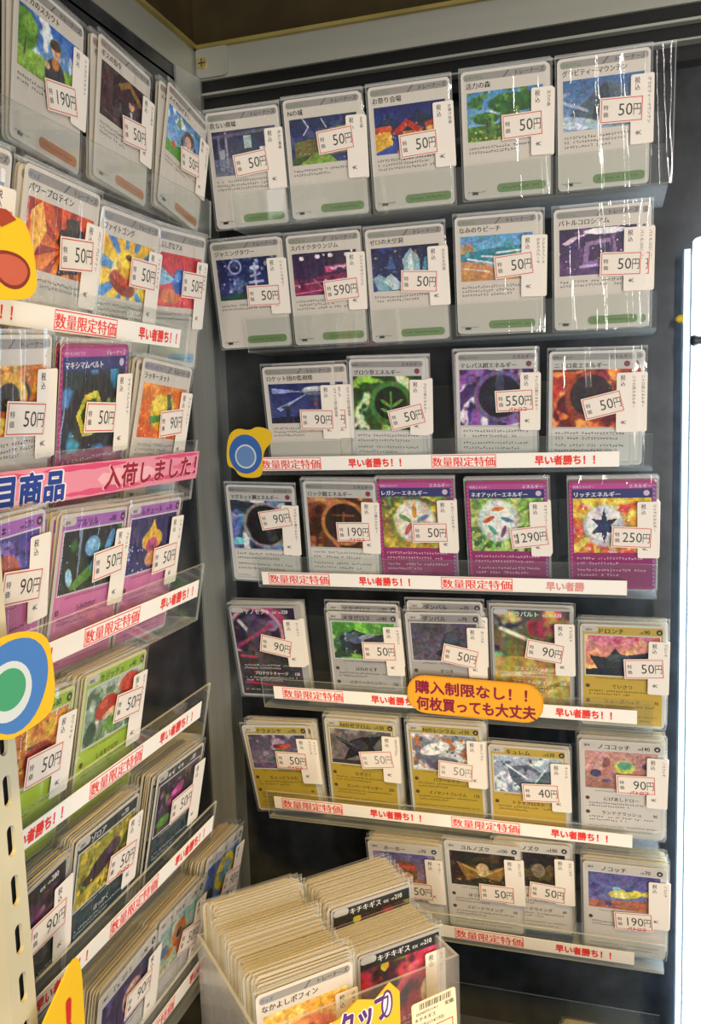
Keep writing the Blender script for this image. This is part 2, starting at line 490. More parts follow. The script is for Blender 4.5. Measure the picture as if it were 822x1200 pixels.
def face(style, title, info, art, seed):
    """the printed front of one card: (card mesh, picture mesh, picture is foil)"""
    r = random.Random(seed)
    mb, pic = MB(), MB()
    foil = False
    def title_at(x, y, size, col, maxw):
        if not title:
            ticks(mb, x, x + 22, y, size * .8, col, .16, r)
            return
        add_text(mb, title, x, y, size, col, .16, .022, width=text_width_fit(title, size, maxw, .012))
    if style == 'T':
        cat, cc, pill = TRN[info]
        body_card(mb, 'd3cec8')
        mb.rect(-29.5, 2, 29.5, 86, .04, 'cfc8bf')
        mb.prism(rrect(-29.5, 81.3, 30, 86, 2.2), .05, .08, '93908d')
        add_text(mb, cat, -28.5, 82.4, 2.7, cc, .16, .02)
        add_text(mb, 'トレーナーズ', 28.5, 82.2, 3.6, '2a2828', .16, .015, 'r')
        mb.poly([(-1, 81.5, .12), (0, 81.5, .12), (4, 85.8, .12), (3, 85.8, .12)], '4a4848')
        title_at(-28, 76.3, 4.6, INK, 44)
        picture(pic, art, -27.5, 40, 27.5, 73.5, .1, seed)
        for i in range(2 + seed % 2):
            ticks(mb, -27, 27 if i == 0 else 5 + 20 * r.random(), 34.6 - 3 * i, 2.0, '2c2a2a', .12, r)
        mb.prism(rrect(-7, 3.2, 29, 9.5, 3), .04, .08, pill)
        mb.prism(rrect(-6.2, 4, 28.2, 8.7, 2.3), .08, .1, pill)
        ticks(mb, -3, 26, 5.4, 1.8, '24331c' if info == 'stadium' else '4a3326', .13, r)
        ticks(mb, -28.5, -14, 4.2, 1.5, INK, .12, r); mb.rect(-25.5, 3.0, -21, 5.0, .14, '222222')
    elif style in ('E', 'A'):
        ace = style == 'A'
        body_card(mb, '9c3270' if ace else 'c9c9ca')
        mb.rect(-29.3, 2, 29.3, 86, .04, '8c2766' if ace else 'b8b8b6')
        if ace:
            for i in range(26):
                y = 3 + i * 3.2
                mb.poly([(-31, y, .06), (-29.6, y + .4, .06), (-29.6, y + 1.7, .06), (-31, y + 1.2, .06)], 'd04f9c')
                mb.poly([(31, y, .06), (29.6, y + .4, .06), (29.6, y + 1.7, .06), (31, y + 1.2, .06)], '3f9fd0')
            mb.rect(-29.3, 73.5, 29.3, 81.5, .06, '2b2f6e')
            mb.prism(rrect(-29.5, 81.6, 30, 86, 2), .05, .08, 'b04a90')
        else:
            mb.prism(rrect(-29.5, 81.3, 30, 86, 2.2), .05, .08, '8d8b8c')
        add_text(mb, 'トレーナーズ' if info == 'ace' else 'エネルギー', 28.5, 82.3, 3.3, 'e6dfe6' if ace else '2a2828', .16, .012, 'r')
        add_text(mb, 'ポケモンのどうぐ' if info == 'ace' else '特殊エネルギー', -28.5, 82.5, 2.3, 'e0c8e0' if ace else '4a4848', .16, .01)
        picture(pic, art, -28.6, 30, 28.6, 74.2, .1, seed)
        foil = True
        add_text(mb, title, -27.5, 75.6, 4.4, 'f0f0f4' if ace else '181616', .2, .022, width=text_width_fit(title, 4.4, 44, .014))
        n = 24
        pts = [(25 + 2.2 * math.cos(i * 6.283 / n), 78 + 2.2 * math.sin(i * 6.283 / n)) for i in range(n)]
        mb.prism(pts, .12, .2, '7a3a4a' if not ace else 'c8b8d0')
        if not ace:
            mb.rect(-28.6, 3.5, 28.6, 28.6, .06, 'cfcdc8')
        for i, y in enumerate((24.3, 20.2, 14.6, 10.6)):
            ticks(mb, -26.5, 26 if i % 2 == 0 else 2 + 20 * r.random(), y, 2.2, 'e8c8dc' if ace else '2c2a2a', .14, r)
        ticks(mb, -27, -14, 4.2, 1.5, INK, .14, r)
    elif style == 'P':
        body, bar = BODY[info[1]]
        body_card(mb, 'c6c3c0' if info[1] != 'grass' else 'c9c79c')
        mb.rect(-29.5, 2, 29.5, 86, .04, body)
        ink = 'e6e6e6' if info[1] == 'dark' else INK
        mb.rect(-29.5, 79, 29.5, 86, .06, bar)
        mb.prism(rrect(-29.5, 81.5, -18, 86, 2), .06, .09, 'bdbab6')
        add_text(mb, '基本' if seed % 2 else '1進化', -27.5, 82.5, 2.3, INK, .16, .01)
        title_at(-17, 80.6, 5.0, ink, 27)
        add_text(mb, 'HP', 15.5, 81, 2.2, ink, .16, .02, 'r')
        add_text(mb, str(info[0]), 16, 80.8, 4.8, ink, .16, .016, sx=.9)
        n = 20
        mb.prism([(27 + 2.3 * math.cos(i * 6.283 / n), 82.6 + 2.3 * math.sin(i * 6.283 / n)) for i in range(n)], .1, .15, '2e2e34')
        add_text(mb, '●', 27, 81.6, 2.4, body, .2, 0, 'c')
        mb.frame(-28.3, 43.6, 28.3, 79.4, .9, .12, 'c9c9cb')
        picture(pic, art, -27.4, 44.5, 27.4, 78.5, .1, seed)
        ticks(mb, -20, 20, 41.3, 1.4, ink, .12, r)
        atk = info[2] if len(info) > 2 else ()
        y = 33.5
        for nm, dm in atk:
            mb.prism([(-26 + 1.7 * math.cos(i * 6.283 / 14), y + 1.4 + 1.7 * math.sin(i * 6.283 / 14)) for i in range(14)], .08, .13, '5a4036')
            add_text(mb, nm, 0, y, 3.9, ink, .16, .012, 'c', width=text_width_fit(nm, 3.9, 32, .012))
            add_text(mb, dm, 27, y, 4.0, ink, .16, .01, 'r', sx=.85)
            ticks(mb, -25, 26, y - 3.6, 1.8, ink, .12, r); ticks(mb, -25, 10 * r.random(), y - 6.4, 1.8, ink, .12, r)
            y -= 13
        ticks(mb, -27, 27, 8.5, 1.5, ink, .12, r); ticks(mb, -27, 24, 5, 1.4, ink, .12, r)
    else:                                                   # 'X': picture over the whole card
        body_card(mb, 'a9a9ae')
        picture(pic, art, -29.7, 2, 29.7, 86, .06, seed, 60, 86)
        foil = True
        ink = 'e9e9ee'
        if info[1] == 'bar':
            mb.rect(-29.7, 78, 29.7, 86, .1, '1a2024')
        mb.prism(rrect(-29.5, 81.5, -18, 86, 2), .1, .13, 'b7b7bb')
        add_text(mb, title, -17, 80.6, 5.0, ink, .2, .016, width=text_width_fit(title, 5.0, 25, .016))
        add_text(mb, 'ex', 9, 80.6, 4.4, 'c9c9d2', .2, .02)
        add_text(mb, 'HP', 17.5, 81, 2.0, ink, .2, .02, 'r'); add_text(mb, str(info[0]), 18, 80.8, 4.6, ink, .2, .016, sx=.85)
        y = 33.5
        for nm, dm in info[2]:
            add_text(mb, nm, 0, y, 3.9, ink, .2, .014, 'c', width=text_width_fit(nm, 3.9, 32, .014))
            add_text(mb, dm, 27, y, 4.0, ink, .2, .01, 'r', sx=.85)
            ticks(mb, -25, 26, y - 3.6, 1.8, ink, .18, r); ticks(mb, -25, 12, y - 6.4, 1.8, ink, .18, r)
            y -= 12
        ticks(mb, -27, 27, 6, 1.4, ink, .18, r)
    return mb, pic, foil

def sleeve_mesh(seed, nx=30, ny=14):
    r = random.Random(seed * 7 + 3)
    mb = MB()
    p1, p2, p3 = (r.random() * 6.28 for _ in range(3))
    a1, a2 = .22 + .3 * r.random(), .12 + .14 * r.random()
    def w_(x, y):
        e = max(0, min(1, (33 - abs(x)) / 4)) * max(0, min(1, (91 - y + 1.5) / 5))
        return .45 + e * (.75 + a1 * math.sin(x * .33 + p1 + .01 * y) + a2 * math.sin(x * .75 + y * .05 + p2) + .1 * math.sin(y * .13 + p3))
    xs = [-33 + 66 * i / nx for i in range(nx + 1)]; ys = [-1.2 + 92 * j / ny for j in range(ny + 1)]
    mb.mesh([(x, y, w_(x, y)) for y in ys for x in xs],
            [(j * (nx + 1) + i, j * (nx + 1) + i + 1, (j + 1) * (nx + 1) + i + 1, (j + 1) * (nx + 1) + i) for j in range(ny) for i in range(nx)], 'ffffff', 0, True)
    mb.frame(-33, -1.2, 33, 90.8, .9, .42, 'ffffff', 1)
    mb.rect(-33, 88.6, 33, 90.8, -.5, 'ffffff', 1)
    return mb

def price_sticker(price, pat=False, grey=False):
    mb = MB()
    mb.prism([(-14.8, -8.5), (14.8, -8.5), (14.8, 8.5), (-14.8, 8.5)], 0, .12, 'e8dfd5')
    mb.frame(-13.9, -7.7, 13.9, 7.7, .55, .16, 'd0483c')
    ink = '8a8684' if grey else '403c3b'
    add_text(mb, '特', -10.6, .6, 3.6, ink, .18, .012, 'c'); add_text(mb, '価', -10.6, -4, 3.6, ink, .18, .012, 'c')
    add_text(mb, price[:-1], 7.4, -3.8, 11.2, ink, .18, .004, 'r', width=4.7 * (len(price) - 1) - (1.7 if price[0] == '1' else 0))
    add_text(mb, '円', 8.0, -3.4, 8.6, ink, .18, 0, 'l', width=5.0)
    if pat:
        add_text(mb, 'パトロコ', 2, -8.2, 3.6, 'c8372a', .2, .03, 'c')
    return mb

def name_label(title, seed, h=45):
    r = random.Random(seed + 50)
    mb = MB()
    mb.prism(rrect(0, 0, 15.5, h, 1.2, 2), 0, .12, 'ebe3da')
    add_text(mb, '税', 4.4, h - 5.4, 4.3, '2a2828', .16, .012, 'c', sx=.85); add_text(mb, '込', 4.4, h - 9.8, 4.3, '2a2828', .16, .012, 'c', sx=.85)
    add_text(mb, title, 11.4, h - 2.5, 2.7, '2c2a2a', .16, .012, 'l', -90, width=text_width_fit(title, 2.7, h - 8, .006))
    add_text(mb, '¥', 3.2, 9, 5.5, '3a3838', .16, .0, 'l', -90)
    return mb

SPREAD = []          # every front card that exists: key -> object
def card_parts(root, style, title, info, art, seed, price, su, sv, sang, pat=False, grey=False, lab=(19.0, 27.0), lab_title=None, label=True):
    mbc, pic, foil = face(style, title, info, art, seed)
    mbc.build('printed_front', [PRINT], root)
    pic.build('illustration', [HOLO if foil else PRINT], root)
    sleeve_mesh(seed).build('sleeve', [FILM, SEAM], root)
    if label:
        o = name_label(lab_title or title, seed).build('name_label', [PAPER], root)
        o.matrix_local = Matrix.Translation((lab[0] * MM, lab[1] * MM, 1.95 * MM)) @ Matrix.Rotation(math.radians(rnd.uniform(-1.2, 1.2)), 4, 'Z')
    if price:
        o = price_sticker(price + '円', pat, grey).build('price_sticker', [PAPER], root)
        o.matrix_local = Matrix.Translation((su * MM, sv * MM, 2.2 * MM)) @ Matrix.Rotation(math.radians(sang), 4, 'Z')

# solved placements: along, base height, roll, price sticker centre u, v, angle
POSE = {'R11':(-282.7,156.7,-0.6,5.3,47.5,5.3),'R12':(-215.4,157.9,-0.5,10.0,55.2,4.3),'R13':(-146.1,158.1,-0.1,6.2,44.5,2.5),'R14':(-75.6,158.9,-0.5,12.8,47.7,1.5),'R15':(-6.3,158.0,-0.2,12.5,50.2,-2.0),'R21':(-291.7,60.4,0.1,13.2,42.1,-1.2),'R22':(-223.8,59.5,-0.2,13.5,43.0,3.3),'R23':(-156.4,58.2,-0.1,11.0,45.9,-4.2),'R24':(-85.5,60.5,-0.8,13.4,50.2,4.8),'R25':(-10.4,59.1,-0.3,16.6,46.3,-2.0),'R31':(-249.8,-45.0,-0.4,14.1,43.0,-1.4),'R32':(-176.1,-43.0,-2.1,16.2,41.4,13.7),'R33':(-87.6,-41.5,-1.5,14.3,49.8,3.1),'R34':(-16.0,-44.9,-1.6,8.7,47.3,14.6),'R41':(-290.9,-144.0,-2.0,13.6,58.9,10.1),'R42':(-218.9,-141.5,-1.5,11.3,45.2,2.0),'R43':(-152.8,-140.7,-0.1,11.6,44.0,1.3),'R44':(-78.6,-142.3,0.3,17.6,42.7,7.1),'R45':(1.4,-142.3,0.7,14.4,43.3,-2.6),'R51':(-288.2,-249.2,1.7,9.3,50.7,-12.6),'R52':(-199.6,-251.4,0.4,13.4,53.3,1.2),'R53':(-129.7,-249.2,1.2,12.7,50.3,-12.4),'R54':(-60.9,-242.7,-0.3,10.6,51.7,-8.6),'R55':(8.9,-253.6,0.2,16.1,52.6,3.4),'R61':(-277.6,-356.3,4.4,11.9,54.2,-2.8),'R62':(-206.0,-346.0,-0.4,13.9,52.2,7.8),'R63':(-131.8,-344.3,0.7,8.8,46.3,-4.3),'R64':(-63.8,-357.4,0.3,10.1,47.4,3.4),'R65':(9.2,-346.5,1.0,11.2,51.0,1.4),'R71':(-167.9,-452.6,1.4,8.8,42.2,1.0),'R72':(-101.2,-444.0,1.0,11.3,40.9,-0.2),'R73':(-61.0,-442.1,1.3,12.3,41.7,-5.0),'R74':(11.5,-447.9,0.7,7.3,33.4,3.2),'L11':(-438.3,153.3,-5.0,9.7,36.6,12.6),'L12':(-516.3,151.8,-5.4,11.0,41.7,7.8),'L13':(-595.7,151.5,-10.5,6.5,45.0,10.9),'L71':(-407.1,-398.9,3.4,10.1,64.4,-3.9),'L72':(-462.7,-398.1,-3.0,14.4,53.3,-14.5),'L73':(-526.0,-391.7,-4.8,20.6,50.7,-11.6),'L21':(-318.7,39.9,0.1,20.2,53.8,-1.2),'L22':(-388.4,37.6,-1.6,13.0,53.0,6.8),'L23':(-455.2,32.7,0.6,14.4,56.6,0.1),'L24':(-522.4,35.2,3.7,14.5,55.4,-0.3),'L31':(-345.5,-44.2,4.7,11.0,47.7,-5.5),'L32':(-415.7,-43.9,4.3,4.1,48.0,-5.0),'L33':(-482.1,-50.3,-4.0,10.0,50.8,7.4),'L41':(-328.7,-129.1,3.4,13.7,52.4,-8.1),'L42':(-395.3,-133.6,-2.2,14.4,57.5,5.1),'L43':(-460.8,-135.0,-1.5,15.2,50.1,2.4),'L51':(-333.3,-220.0,-3.2,9.6,52.3,-0.4),'L52':(-406.9,-221.2,-1.8,14.2,58.7,-4.2),'L61':(-328.9,-308.5,5.1,14.2,57.7,-2.6),'L62':(-391.7,-304.6,0.0,16.1,52.1,-6.3),'L63':(-472.7,-305.2,-2.2,4.6,54.6,0.7)}
BASE = {1: 157.0, 2: 58.5, 3: -46, 4: -145, 5: -254.5, 6: -359, 7: -453.5}
LBASE = {1: 147.0, 2: 32, 3: -51, 4: -137, 5: -223, 6: -311, 7: -401}
def lean_of(side, row):
    return 10.5 if side == 'R' else (3.6 if row == 1 else 11.0)
def depth_of(side, row):
    if side == 'L':
        return -312.0 if row == 1 else -284.0
    return 0 if side == 'L' else (-668.0 if row == 1 else -686.0)

# key: (style, title, info, price, look, place, art, shallow copies behind, deep stack behind, extras)
D = {}
def card(key, style, title, info, price, label, art, copies=0, stack=0, **kw):
    D[key] = (style, title, info, price, label, art, copies, stack, kw)
# ---- back wall, top row
card('R11', 'T', '危ない廃墟', 'stadium', '50', 'sleeved card with a ruined hall picture, leftmost of the top back row', [('g', '2b2e4a', '4a4c66'), ('p', '6e7088', [(0, .62), (1, .55), (1, 1), (0, 1)]), ('l', '8b8da2', .22, .05, .22, .8, .03), ('l', '7d7f96', .1, .1, .1, .85, .025), ('l', '8b8da2', .95, .05, .95, .75, .03), ('l', '5a5c74', 0, .12, 1, .06, .035), ('p', 'a9b4b6', [(.5, .15), (.62, .14), (.62, .42), (.5, .43)]), ('p', 'd3d8da', [(.74, .42), (.88, .42), (.87, .66), (.75, .68)]), ('p', '9aa1ac', [(.1, .42), (.18, .41), (.18, .6), (.1, .61)]), ('p', '3a3c50', [(.3, .75), (.45, .66), (.52, .8), (.36, .9)]), ('s', '9094a8', 20, .02, .3)], 1)
card('R12', 'T', 'Nの城', 'stadium', '50', 'sleeved card showing a castle under a lightning storm, tagged 50 yen', [('g', '1d2a55', '33406e'), ('n', '3f4c7c', 4, .55), ('l', 'e6ecfa', .2, 0, .28, .2, .012), ('l', 'e6ecfa', .28, .2, .2, .36, .012), ('l', 'dfe6f6', .48, .05, .55, .25, .01), ('p', '6b6436', [(.05, .5), (.4, .45), (.4, .85), (.05, .9)]), ('p', '93884a', [(.4, .3), (1, .2), (1, .8), (.4, .85)]), ('p', 'c9b964', [(.5, .38), (.95, .3), (.95, .36), (.5, .44)]), ('p', '55502e', [(.45, .5), (.95, .45), (.95, .52), (.45, .57)]), ('p', '7a9a3c', [(.1, 1), (.45, .68), (.7, 1)]), ('p', '36512f', [(0, .85), (.3, .8), (.1, 1), (0, 1)]), ('s', 'e8d98a', 12, .015, .6)], 1)
card('R13', 'T', 'お祭り会場', 'stadium', '50', 'sleeved card showing red festival tents at night, tagged 50 yen', [('g', '14205e', '3a4fa0'), ('p', '1c2a4a', [(0, .45), (.2, .18), (.42, .42), (.6, .12), (.85, .4), (1, .2), (1, .6), (0, .6)]), ('p', 'c9792f', [(.3, 1), (.4, .55), (.65, .55), (.95, 1)]), ('p', 'b23326', [(.22, .58), (.45, .3), (.7, .55), (.58, .6), (.47, .45), (.34, .62)]), ('p', 'd8a83a', [(0, .5), (.22, .48), (.25, .8), (0, .95)]), ('p', 'c24a30', [(0, .42), (.22, .4), (.26, .52), (0, .56)]), ('p', 'e0b24a', [(.72, .5), (1, .4), (1, .75), (.75, .7)]), ('p', 'b84030', [(.7, .42), (1, .3), (1, .45), (.72, .52)]), ('s', 'f2d27a', 26, .018, .6)], 1)
card('R14', 'T', '活力の森', 'stadium', '50', 'sleeved card showing a broad green forest tree, second from right on top', [('g', '3f7fc4', '9cc4dc'), ('n', 'dbe8ee', 4, .58), ('p', '4d7a33', [(0, .7), (1, .6), (1, 1), (0, 1)]), ('l', '4a3a22', .6, .4, .58, .85, .03), ('e', '2f5f2a', .6, .28, .32, .2), ('e', '4a8034', .54, .2, .2, .11), ('e', '28532a', .76, .36, .14, .1), ('e', '2c5a2a', .25, .55, .17, .12), ('e', '47803a', .22, .5, .1, .06), ('l', '4a3a22', .26, .6, .27, .82, .018), ('e', '2d5c2b', .9, .6, .14, .14), ('n', '3a6a2a', 7, .5), ('e', '2f5f2a', .6, .26, .3, .16), ('n', '6c9a3c', 9, .6), ('s', 'dcc83a', 40, .022, .22)], 1)
card('R15', 'T', 'グラビティーマウンテン', 'stadium', '50', 'sleeved card showing a blue volcano, rightmost of the top back row', [('g', '3a6096', '7f9cbc'), ('n', '8aa6c4', 3, .6), ('p', '4a5868', [(.0, .8), (.3, .4), (.48, .16), (.55, .12), (.64, .13), (.8, .34), (1, .52), (1, .95), (0, .95)]), ('p', '333f4c', [(.48, .16), (.55, .12), (.58, .4), (.48, .75), (.36, .8), (.42, .4)]), ('p', '5d6b7b', [(.6, .14), (.64, .13), (.8, .34), (.9, .5), (.75, .75), (.66, .45)]), ('l', 'a9bccf', 0, .42, .3, .62, .03), ('e', 'a9bccf', .2, .84, .34, .1, 12), ('e', 'c9d6e2', .12, .9, .2, .07, 10), ('e', '8fa5bd', .8, .93, .3, .08, -8)], 0, empty_right=True)
# ---- back wall, second row
card('R21', 'T', 'ジャミングタワー', 'stadium', '50', 'sleeved card showing a pale tower among night clouds, second back row left end', [('g', '161c4c', '2e3c70'), ('n', '5a6a9c', 5, .55), ('o', '9fb0dc', .3, .2, .16, .02), ('l', 'b8c0d8', .62, .15, .62, .75, .03), ('e', 'c6cbe0', .62, .25, .08, .06), ('l', '9aa2c4', .55, .45, .7, .4, .03), ('l', 'a8b0cc', .52, .6, .74, .58, .03), ('n', 'aab6d8', 9, .68), ('p', '2c5040', [(0, .9), (.5, .82), (1, .92), (1, 1), (0, 1)])], 1)
card('R22', 'T', 'スパイクタウンジム', 'stadium', '590', 'sleeved card with a dark purple arena picture, tagged 590 yen', [('g', '241a3e', '4a1c48'), ('p', '7c1f4e', [(0, .6), (1, .5), (1, 1), (0, 1)]), ('s', 'f6ecf6', 7, .03, 1.0), ('e', 'f3e4f0', .15, .12, .04, .05), ('e', 'f3e4f0', .4, .1, .04, .05), ('e', 'f3e4f0', .6, .09, .04, .05), ('e', 'f3e4f0', .85, .1, .04, .05), ('p', 'c04a86', [(.5, .34), (.88, .3), (.86, .44), (.52, .48)]), ('p', 'ead6e6', [(.58, .37), (.84, .34), (.8, .4), (.6, .43)]), ('l', 'd77fa8', 0, .75, 1, .62, .012), ('l', 'd77fa8', .3, .6, .55, 1, .012), ('l', 'd77fa8', 0, .95, .7, .85, .012), ('n', '331a4a', 4, .62)], 1)
card('R23', 'T', 'ゼロの大空洞', 'stadium', '50', 'sleeved card showing a cavern of tall pale crystals, tagged 50 yen', [('g', '141a44', '26356a'), ('n', '2a3f86', 4, .55), ('p', '8fb6c6', [(.5, .95), (.46, .3), (.58, .05), (.7, .25), (.74, .95)]), ('p', 'd6e4e6', [(.56, .9), (.53, .3), (.6, .1), (.63, .85)]), ('p', '4f86a8', [(.7, .95), (.78, .3), (.9, .2), (.98, .95)]), ('p', '7fa0b8', [(.08, 1), (0, .7), (.1, .6), (.5, .98)]), ('p', 'b8d0d8', [(.15, .75), (.28, .6), (.5, .95), (.3, .98)]), ('p', '3c5a96', [(.22, .5), (.28, .15), (.36, .5)]), ('n', 'c9b08a', 8, .7)], 1)
card('R24', 'T', 'なみのりビーチ', 'stadium', '50', 'sleeved card showing waves on an orange sand beach, tagged 50 yen', [('g', '5a9ad0', 'a8d0e0'), ('p', '2f8296', [(0, .32), (1, .25), (1, .75), (.4, .6), (0, .55)]), ('p', 'c98a55', [(0, .55), (.35, .62), (.6, .85), (1, .95), (1, 1), (0, 1)]), ('p', 'b8734a', [(0, .8), (.4, .85), (.7, 1), (0, 1)]), ('p', 'b89068', [(0, .2), (.15, .15), (.28, .32), (0, .4)]), ('n', '57a8b0', 6, .55), ('l', 'eef4f4', .1, .5, .45, .62, .02), ('l', 'f2f6f6', .45, .62, .75, .78, .025), ('l', 'f2f6f6', .5, .4, .95, .35, .02), ('l', 'e6f0f0', .3, .45, .7, .52, .02), ('p', 'c98f5e', [(0, .62), (.3, .7), (.55, .92), (.8, 1), (0, 1)]), ('l', 'e9e4da', .02, .7, .4, .8, .012)], 2, first_dx=3.5)
card('R25', 'T', 'バトルコロシアム', 'stadium', '50', 'sleeved card showing a purple stadium gate, right end of second back row', [('g', '2c1f44', '5a3a6e'), ('n', '7a5a90', 4, .58), ('p', '8a6a9a', [(.3, .85), (.34, .3), (.72, .22), (.78, .8)]), ('p', '3c2a52', [(.38, .7), (.4, .38), (.66, .33), (.68, .68)]), ('e', 'f0e6f4', .6, .08, .28, .07), ('e', 'd8c0e4', .15, .25, .1, .05, -30), ('l', 'f0d8f0', .05, .3, .35, .12, .014), ('l', 'c8a8e0', .28, .82, .9, .76, .03), ('l', '4a3264', .68, .25, .7, .75, .02), ('s', 'e8c8f0', 18, .015)], 2, first_dx=6.0)
# ---- back wall, third row
card('R31', 'T', 'ロケット団の監視塔', 'stadium', '90', 'sleeved card showing a watchtower with searchlights, tagged 90 yen', [('g', '20285e', '3c4a8a'), ('p', '8fa4dc', [(.62, .22), (.05, .1), (.05, .24)]), ('p', '9fb2e2', [(.62, .26), (.1, .62), (.16, .7)]), ('l', '4a5068', .75, .3, .75, .95, .05), ('e', 'b8bcc8', .74, .18, .2, .1), ('e', '6a7088', .74, .25, .16, .05), ('e', 'd8dce4', .7, .14, .08, .04), ('p', '14182e', [(0, .85), (1, .8), (1, 1), (0, 1)]), ('l', '23273c', .28, .6, .28, .95, .05), ('e', '3a3e54', .28, .6, .1, .04), ('e', 'c03a3a', .75, .52, .03, .03)], 1, first_dx=11.0)
card('R32', 'E', 'グロウ草エネルギー', 'e', '50', 'sleeved foil card with a green leaf whirl, second in third back row', [('g', '1c3a1c', '2f5a24'), ('w', '8fcf4a', .5, .5, 5, 9), ('w', 'd6ecc0', .55, .5, 3, 7), ('n', '1f4a1e', 5, .6), ('e', '10200f', .55, .5, .28, .38), ('o', '3f7a34', .55, .5, .36, .05), ('l', '4f8a3c', .55, .75, .55, .3, .02), ('e', '5f9a44', .47, .5, .1, .03, 35), ('e', '5f9a44', .64, .5, .1, .03, -35), ('e', '5f9a44', .48, .65, .1, .03, 25), ('e', '5f9a44', .63, .65, .1, .03, -25)], 3, first_dx=3.0)
card('R33', 'E', 'テレパス超エネルギー', 'e', '550', 'sleeved foil card with a violet and white whirl, tagged 550 yen', [('g', '3a2a5a', '54407a'), ('w', 'e8e2f4', .5, .5, 7, 10), ('w', '8a5ab0', .5, .5, 4, 7), ('n', '2a1c46', 5, .62), ('e', '1c1c30', .55, .48, .3, .4), ('e', '39405a', .55, .3, .06, .25), ('o', '6a5a90', .55, .48, .42, .04)], 2, pat=True)
card('R34', 'E', 'ニトロ炎エネルギー', 'e', '50', 'sleeved foil card with a fiery orange ring, right end of third back row', [('g', 'b8442a', '7a2a2a'), ('w', 'f0a04a', .5, .5, 5, 8), ('w', '5a1a24', .5, .5, 3, 9), ('n', 'd86a30', 5, .6), ('e', '2e2430', .5, .45, .28, .38), ('o', '8a3a34', .5, .45, .4, .04), ('n', 'e8883a', 8, .74)], 1, first_dx=7.0)
# ---- back wall, fourth row
card('R41', 'E', 'マグネット鋼エネルギー', 'e', '90', 'sleeved foil card with a silver and black whirl, tagged 90 yen', [('g', '2a3246', '3c4a68'), ('w', 'd8e2f0', .5, .5, 6, 9), ('w', '5a7ab8', .5, .5, 3, 6), ('n', '20242e', 4, .6), ('e', '1c1c1e', .55, .5, .3, .42), ('p', '3a3c40', [(.45, .2), (.6, .15), (.75, .8), (.6, .85)]), ('o', '8a8c92', .55, .5, .44, .03), ('e', '6fd0e8', .08, .85, .1, .08), ('e', 'a8e0f0', .9, .88, .12, .07)], 1)
card('R42', 'E', 'ロック闘エネルギー', 'e', '190', 'sleeved foil card with a brown stone ring, tagged 190 yen', [('g', '7a4a2e', '54301e'), ('w', 'c9905a', .5, .5, 5, 8), ('w', '3a2016', .5, .5, 3, 6), ('n', '9a6038', 5, .58), ('e', '2a1c16', .55, .5, .3, .42), ('l', '7a4a30', .4, .35, .7, .35, .02), ('l', '7a4a30', .45, .6, .68, .58, .02), ('l', '7a4a30', .55, .3, .52, .7, .02), ('o', 'b87a48', .55, .5, .42, .035)], 2, pat=True)
card('R43', 'A', 'レガシーエネルギー', 'energy', '50', 'magenta edged foil card with a petal disc, third in fourth back row', [('g', '4a5a3a', 'b89a3a'), ('n', 'e0c84a', 6, .55), ('n', '7a9a4a', 6, .6), ('e', 'd8d8c8', .48, .48, .3, .42), ('e', 'eceadc', .48, .46, .26, .36), ('e', 'c88a3a', .48, .28, .035, .13, 0), ('e', '5a8ab8', .6, .42, .035, .13, 60), ('e', '8a5a9a', .56, .65, .035, .13, -30), ('e', 'b85a5a', .38, .63, .035, .13, 30), ('e', '6a9a5a', .34, .42, .035, .13, -60), ('n', 'e8c860', 12, .7)], 2, mag=True)
card('R44', 'A', 'ネオアッパーエネルギー', 'energy', '1290', 'magenta edged foil card with a leafy petal disc, tagged 1290 yen', [('g', '6a9a4a', '3a6a34'), ('n', 'b8d07a', 6, .5), ('r', '8fb860', .4, .55, 14), ('e', 'c8d4d0', .38, .42, .28, .4), ('e', 'e2e8e2', .38, .4, .24, .34), ('e', 'd0783a', .38, .2, .03, .12, 80), ('e', 'd0583a', .25, .4, .03, .12, 60), ('e', '4a7ac0', .5, .4, .03, .12, -70), ('e', '7a4a8a', .45, .62, .03, .12, 20), ('e', '4aa08a', .3, .6, .03, .12, -40), ('l', '2a4a28', .6, 1, .66, .7, .02), ('l', '2a4a28', .75, 1, .76, .72, .02), ('s', 'e6f0c0', 30, .014)], 3, mag=True)
card('R45', 'A', 'リッチエネルギー', 'energy', '250', 'magenta edged foil card with a dark star disc, tagged 250 yen', [('g', 'd8b83a', 'c8783a'), ('r', 'e8d860', .4, .5, 11), ('n', 'd84a4a', 6, .58), ('n', 'e8b8c8', 7, .66), ('e', 'b8bcc4', .4, .5, .27, .38), ('e', 'dfe2e6', .4, .46, .23, .32), ('p', '2f3a5c', [(.4, .18), (.44, .4), (.58, .36), (.48, .5), (.58, .66), (.44, .62), (.4, .82), (.36, .62), (.22, .66), (.32, .5), (.22, .36), (.36, .4)]), ('s', 'f6f0a0', 30, .016)], 4, mag=True)
